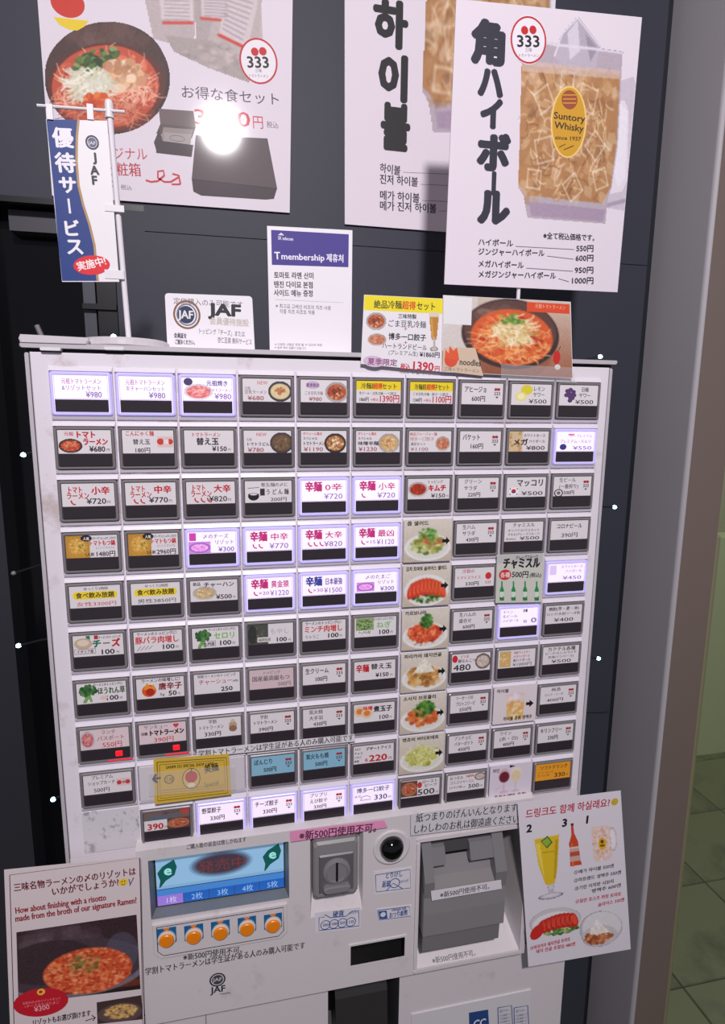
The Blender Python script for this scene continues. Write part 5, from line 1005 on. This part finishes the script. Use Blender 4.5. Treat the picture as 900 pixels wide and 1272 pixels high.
L.finish(po, INKL)
# corner tape pieces on the poster
# Korean highball poster on the wall
KQ = [(.2790, WY, 2.15), (.5760, WY, 2.15), (.5760, WY, 1.7395), (.2812, WY, 1.7400)]
P2 = Card(None, WY, .0008, world=KQ); ko = P2.body('korean_highball_poster', PM); tag(ko, 'laminated poster with bold Korean letters, half hidden behind the Japanese highball poster', 'poster')
def mug_big(w, h):
    p = Pic(w, h); A = (180, 130, 84)
    p.poly([(80, 30), (93, 28), (99, 38), (97, 84), (90, 92), (70, 90), (68, 84), (84, 82), (88, 76), (89, 44), (86, 39), (80, 39)], (206, 196, 210)); p.poly([(82, 40), (88, 44), (86, 76), (80, 80), (76, 70)], (238, 232, 242)); p.line(94, 40, 93, 84, 1.6, (236, 230, 240)); p.line(70, 89, 90, 86, 2, (170, 158, 176))
    p.poly([(5, 10), (84, 17), (80, 60), (75, 80), (72, 86), (70, 98), (9, 95), (6, 84), (2, 80), (4, 60)], (186, 172, 184))
    p.poly([(4.5, 22), (82, 27), (79, 60), (74, 80), (68, 88), (10, 84), (2, 78), (3, 60)], A)
    lum = [(196, 148, 98), (164, 114, 72), (216, 176, 132), (140, 96, 62), (232, 206, 174), (184, 136, 90)]
    for _ in range(int(260)):
        x, y = random.uniform(4, 78), random.uniform(25, 86); s_ = random.uniform(2, 6); a = random.uniform(0, 6.28); n = random.choice((3, 4, 4))
        if x > 80-(y-25)*.1: continue
        p.poly([(x+s_*random.uniform(.6, 1.2)*math.cos(a+k*6.283/n), y+s_*.8*random.uniform(.6, 1.2)*math.sin(a+k*6.283/n)) for k in range(n)], jit(random.choice(lum), 10), .42)
    p.strands(150, 40, 54, 34, 30, [(246, 224, 190), (240, 206, 160), (140, 88, 50)], 7, .7, al=.6)
    for x, y, s_, a in ((22, 38, 8, .3), (56, 38, 9, 1.1), (22, 62, 9, .6), (62, 60, 8, 0), (40, 30, 7, .9), (44, 80, 8, .2), (66, 76, 7, .5), (14, 76, 7, .9)):
        P = [(x+s_*math.cos(a+k*math.pi/2), y+s_*math.sin(a+k*math.pi/2)*.9) for k in range(5)]; p.curve(P, .9, (248, 232, 210), .6); p.line(P[0][0], P[0][1], x, y, .7, (246, 226, 200), .5)
    p.poly([(4.5, 20), (82, 25), (82, 29), (4.5, 25)], (216, 190, 178), .7)
    p.poly([(30, 18), (36, 8), (48, 1), (56, 7), (66, 14), (62, 24), (34, 22)], (192, 182, 196), .95); p.poly([(40, 8), (48, 2), (50, 16), (42, 20)], (224, 218, 230), .8); p.poly([(54, 8), (64, 15), (58, 21)], (150, 136, 156), .7); p.curve([(30, 18), (36, 8), (48, 1), (66, 14)], .9, (240, 236, 244))
    p.curve([(5, 10), (30, 13), (60, 15), (84, 17)], 1.2, (226, 220, 232)); p.poly([(10, 87), (70, 91), (68, 97), (12, 94)], (170, 150, 172)); p.noise(4); return p
L = P2; L.I(mug_big(130, 150), 0, 0, 0, 0, [(518, 180), (720, 180), (720, -175), (526, -175)])
for ch, x, y, h, sx in (('하', 485, 30, 62, .85), ('이', 488, 97, 60, .85), ('볼', 491, 158, 62, .72)): L.G(ch, x, y, h, (20, 18, 24), .06, sx)
L.cut('title_lettering')
for t, y, x1 in (('하이볼', 213, 497), ('진저 하이볼', 227, 519), ('메가 하이볼', 247, 521), ('메가 진저 하이볼', 260, 542)): L.T(t, 471, y, x1, y+4, 13, (36, 32, 42), .02)
for y, x in ((214, 500), (229, 522), (249, 524), (262, 545)): L.L([(x, y), (x+70, y+3)], .6, (130, 124, 134))
L.finish(ko, INKL)
# Japanese highball poster on its own stand on top of the machine
HY = .10
hp = empty('highball_poster', 'white poster of an iced highball mug with brushed Japanese letters on a thin stand', 'poster', loc=(.465, HY, TOP))
H = Card([(566.5, -1.5), (797, 21.5), (766.5, 363), (551.5, 353)], HY, .0012)
hs = H.body('poster_sheet', PM); reparent(hs, hp); L = H
L.I(mug_big(190, 260), 0, 0, 0, 0, [(640, 283), (797, 283), (797, 18), (640, 20)])
L.PL([(773, 120), (790, 122), (776, 285), (760, 285)], (236, 228, 240)) if 0 else None
L.E(706, 152, 27, 45, (240, 206, 130)); L.E(706, 152, 24.5, 43, (214, 160, 40)); L.E(707, 124, 12, 12, (160, 80, 50)); 
for k in range(3): L.L([(699, 118+k*5), (715, 118+k*5)], 1.6, (214, 150, 60))
L.T('Suntory', 687, 147, 726, 152, 12, (60, 44, 40), .05); L.T('Whisky', 688, 159, 724, 164, 12, (60, 44, 40), .05); L.T('since 1937', 689, 173, 721, 175, 7, (70, 50, 40), .04); L.L([(694, 183), (702, 179), (700, 186), (712, 181)], 1.2, (70, 50, 40))
L.cut('mug_label_print')
for ch, x, y, h, sx, a in (('角', 606, 53, 56, .95, 0), ('ハ', 609, 103, 45, .85, 0), ('イ', 610, 141, 42, .85, 0), ('ボ', 613, 189, 50, .95, 0), ('ー', 613, 228, 32, 1, 90), ('ル', 613, 258, 48, .95, 0)): L.G(ch, x, y, h, (40, 42, 56), .075, sx, a)
L.cut('title_lettering'); L.E(656, 50, 26, 31, (240, 234, 242)); logo333(L, 656, 50, 27); L.cut('badge_print')
L.T('※全て税込価格です。', 674, 296, 742, 299, 9, (50, 46, 54), .02)
for t, y, x1, pr, px0 in (('ハイボール', 304, 637, '550円', 715), ('ジンジャーハイボール', 316, 676, '600円', 714), ('メガハイボール', 331, 650, '950円', 713), ('メガジンジャーハイボール', 344, 690, '1000円', 708)):
    L.T(t, 593, y, x1, y+2, 9.5, (40, 38, 48), .04); L.L([(x1+3, y+2), (px0-2, y+6)], .6, (110, 104, 114)); L.T(pr, px0, y+8, 737 if len(pr) < 6 else 736, y+8, 9.5, (40, 38, 48), .04)
L.finish(hs, INKL)
sp = at(644, 364, HY+.003)
b = MB(); b.tube([(sp[0], HY+.004, TOP+.006), (sp[0], HY+.004, TOP+.14)], .0022, PLASTW, 10); reparent(b.build('stand_pole'), hp)
b = MB(); b.lathe((sp[0], HY+.004, TOP), [(.036, 0), (.037, .001), (.0365, .005), (.033, .007), (.006, .008)], PLASTW, 'z', 36); reparent(b.build('stand_base'), hp)

# ------------------------------------------------------------------ string of little lights round the machine
CB = mat('cable_black', (16, 16, 18), .5)
sl = empty('string_light', 'thin black cable with tiny glowing cool-white lamps draped around the machine', 'string lights', loc=(.1, .06, TOP))
BULB = mat('bulb_cool_white', (170, 225, 255), .3, emit=9)
def bulb(px_, py_, Y, a):
    P = at(px_, py_, Y); b = MB(); b.lathe(tuple(P), [(.0008, -.002), (.0022, -.0012), (.0026, 0), (.0020, .0014), (.0006, .0022)], BULB, 'z', 12); reparent(b.build('bulb', smooth=True), sl)
    Q = np.array(a, float); b = MB(); b.tube([P, (P+Q)/2+np.array([0, 0, .001]), Q], .0011, CB, 6); reparent(b.build('bulb_lead'), sl); return P
bulb(141, 418, .058, (.018, .065, TOP+.003)); bulb(745, 443, .05, (.50, .06, TOP+.003)); bulb(763, 630, .06, (.505, .065, at(740, 630, .06)[2]+.0005))
bulb(743, 818, .06, (.507, .065, at(730, 812, .06)[2])); 
for x_, y_, dx_ in ((29, 565, 26), (23, 802, 18), (66, 993, 8), (17, 712, 24)):
    P = at(x_, y_, .06)
    if y_ == 712:
        Q = np.array([X0-.004, .06, P[2]+.012]); b = MB(); b.tube([P, (P+Q)/2, Q], .0011, CB, 6); reparent(b.build('bulb_lead'), sl)
        b = MB(); b.lathe(tuple(P), [(.0008, -.002), (.0022, -.0012), (.0026, 0), (.0020, .0014), (.0006, .0022)], mat('bulb_off', (120, 124, 130), .2), 'z', 12); reparent(b.build('bulb', smooth=True), sl); continue
    bulb(x_, y_, .06, (X0-.004, .062, P[2]+.006))
pts = [(X0-.004, .06, 1.0+k*.03+.004*math.sin(k*2.1)) for k in range(19)]+[(X0-.002+.012*k, .064+.004*math.sin(k*1.7), TOP+.003+.001*math.sin(k*2.6)) for k in range(4)]
b = MB(); b.tube([(p_[0]+.0015*math.sin(i*1.9), p_[1], p_[2]) for i, p_ in enumerate(pts)], .0012, CB, 6)
pts = [(.0+.0125*k, .082+.010*math.sin(k*1.3), TOP+.0025+.0012*math.sin(k*2.2)) for k in range(41)]
b.tube(pts, .0012, CB, 6); pts2 = [(-.03+.010*k, .072+.008*math.sin(k*1.9+1), TOP+.004+.0020*math.sin(k*2.9)) for k in range(12)]; b.tube(pts2, .0012, CB, 6)
b.tube([(.50, .08, TOP+.002), (.506, .075, TOP+.004), (.5095, .07, TOP-.006), (.5095, .066, 1.45), (.5105, .064, 1.30), (.5095, .066, 1.15), (.51, .066, 1.05)], .0012, CB, 6)
P = at(755, 884, .06); b.tube([(.5095, .066, P[2]+.002), (P[0]-.01, .06, P[2]), tuple(P)], .0011, CB, 6)
reparent(b.build('cable'), sl)
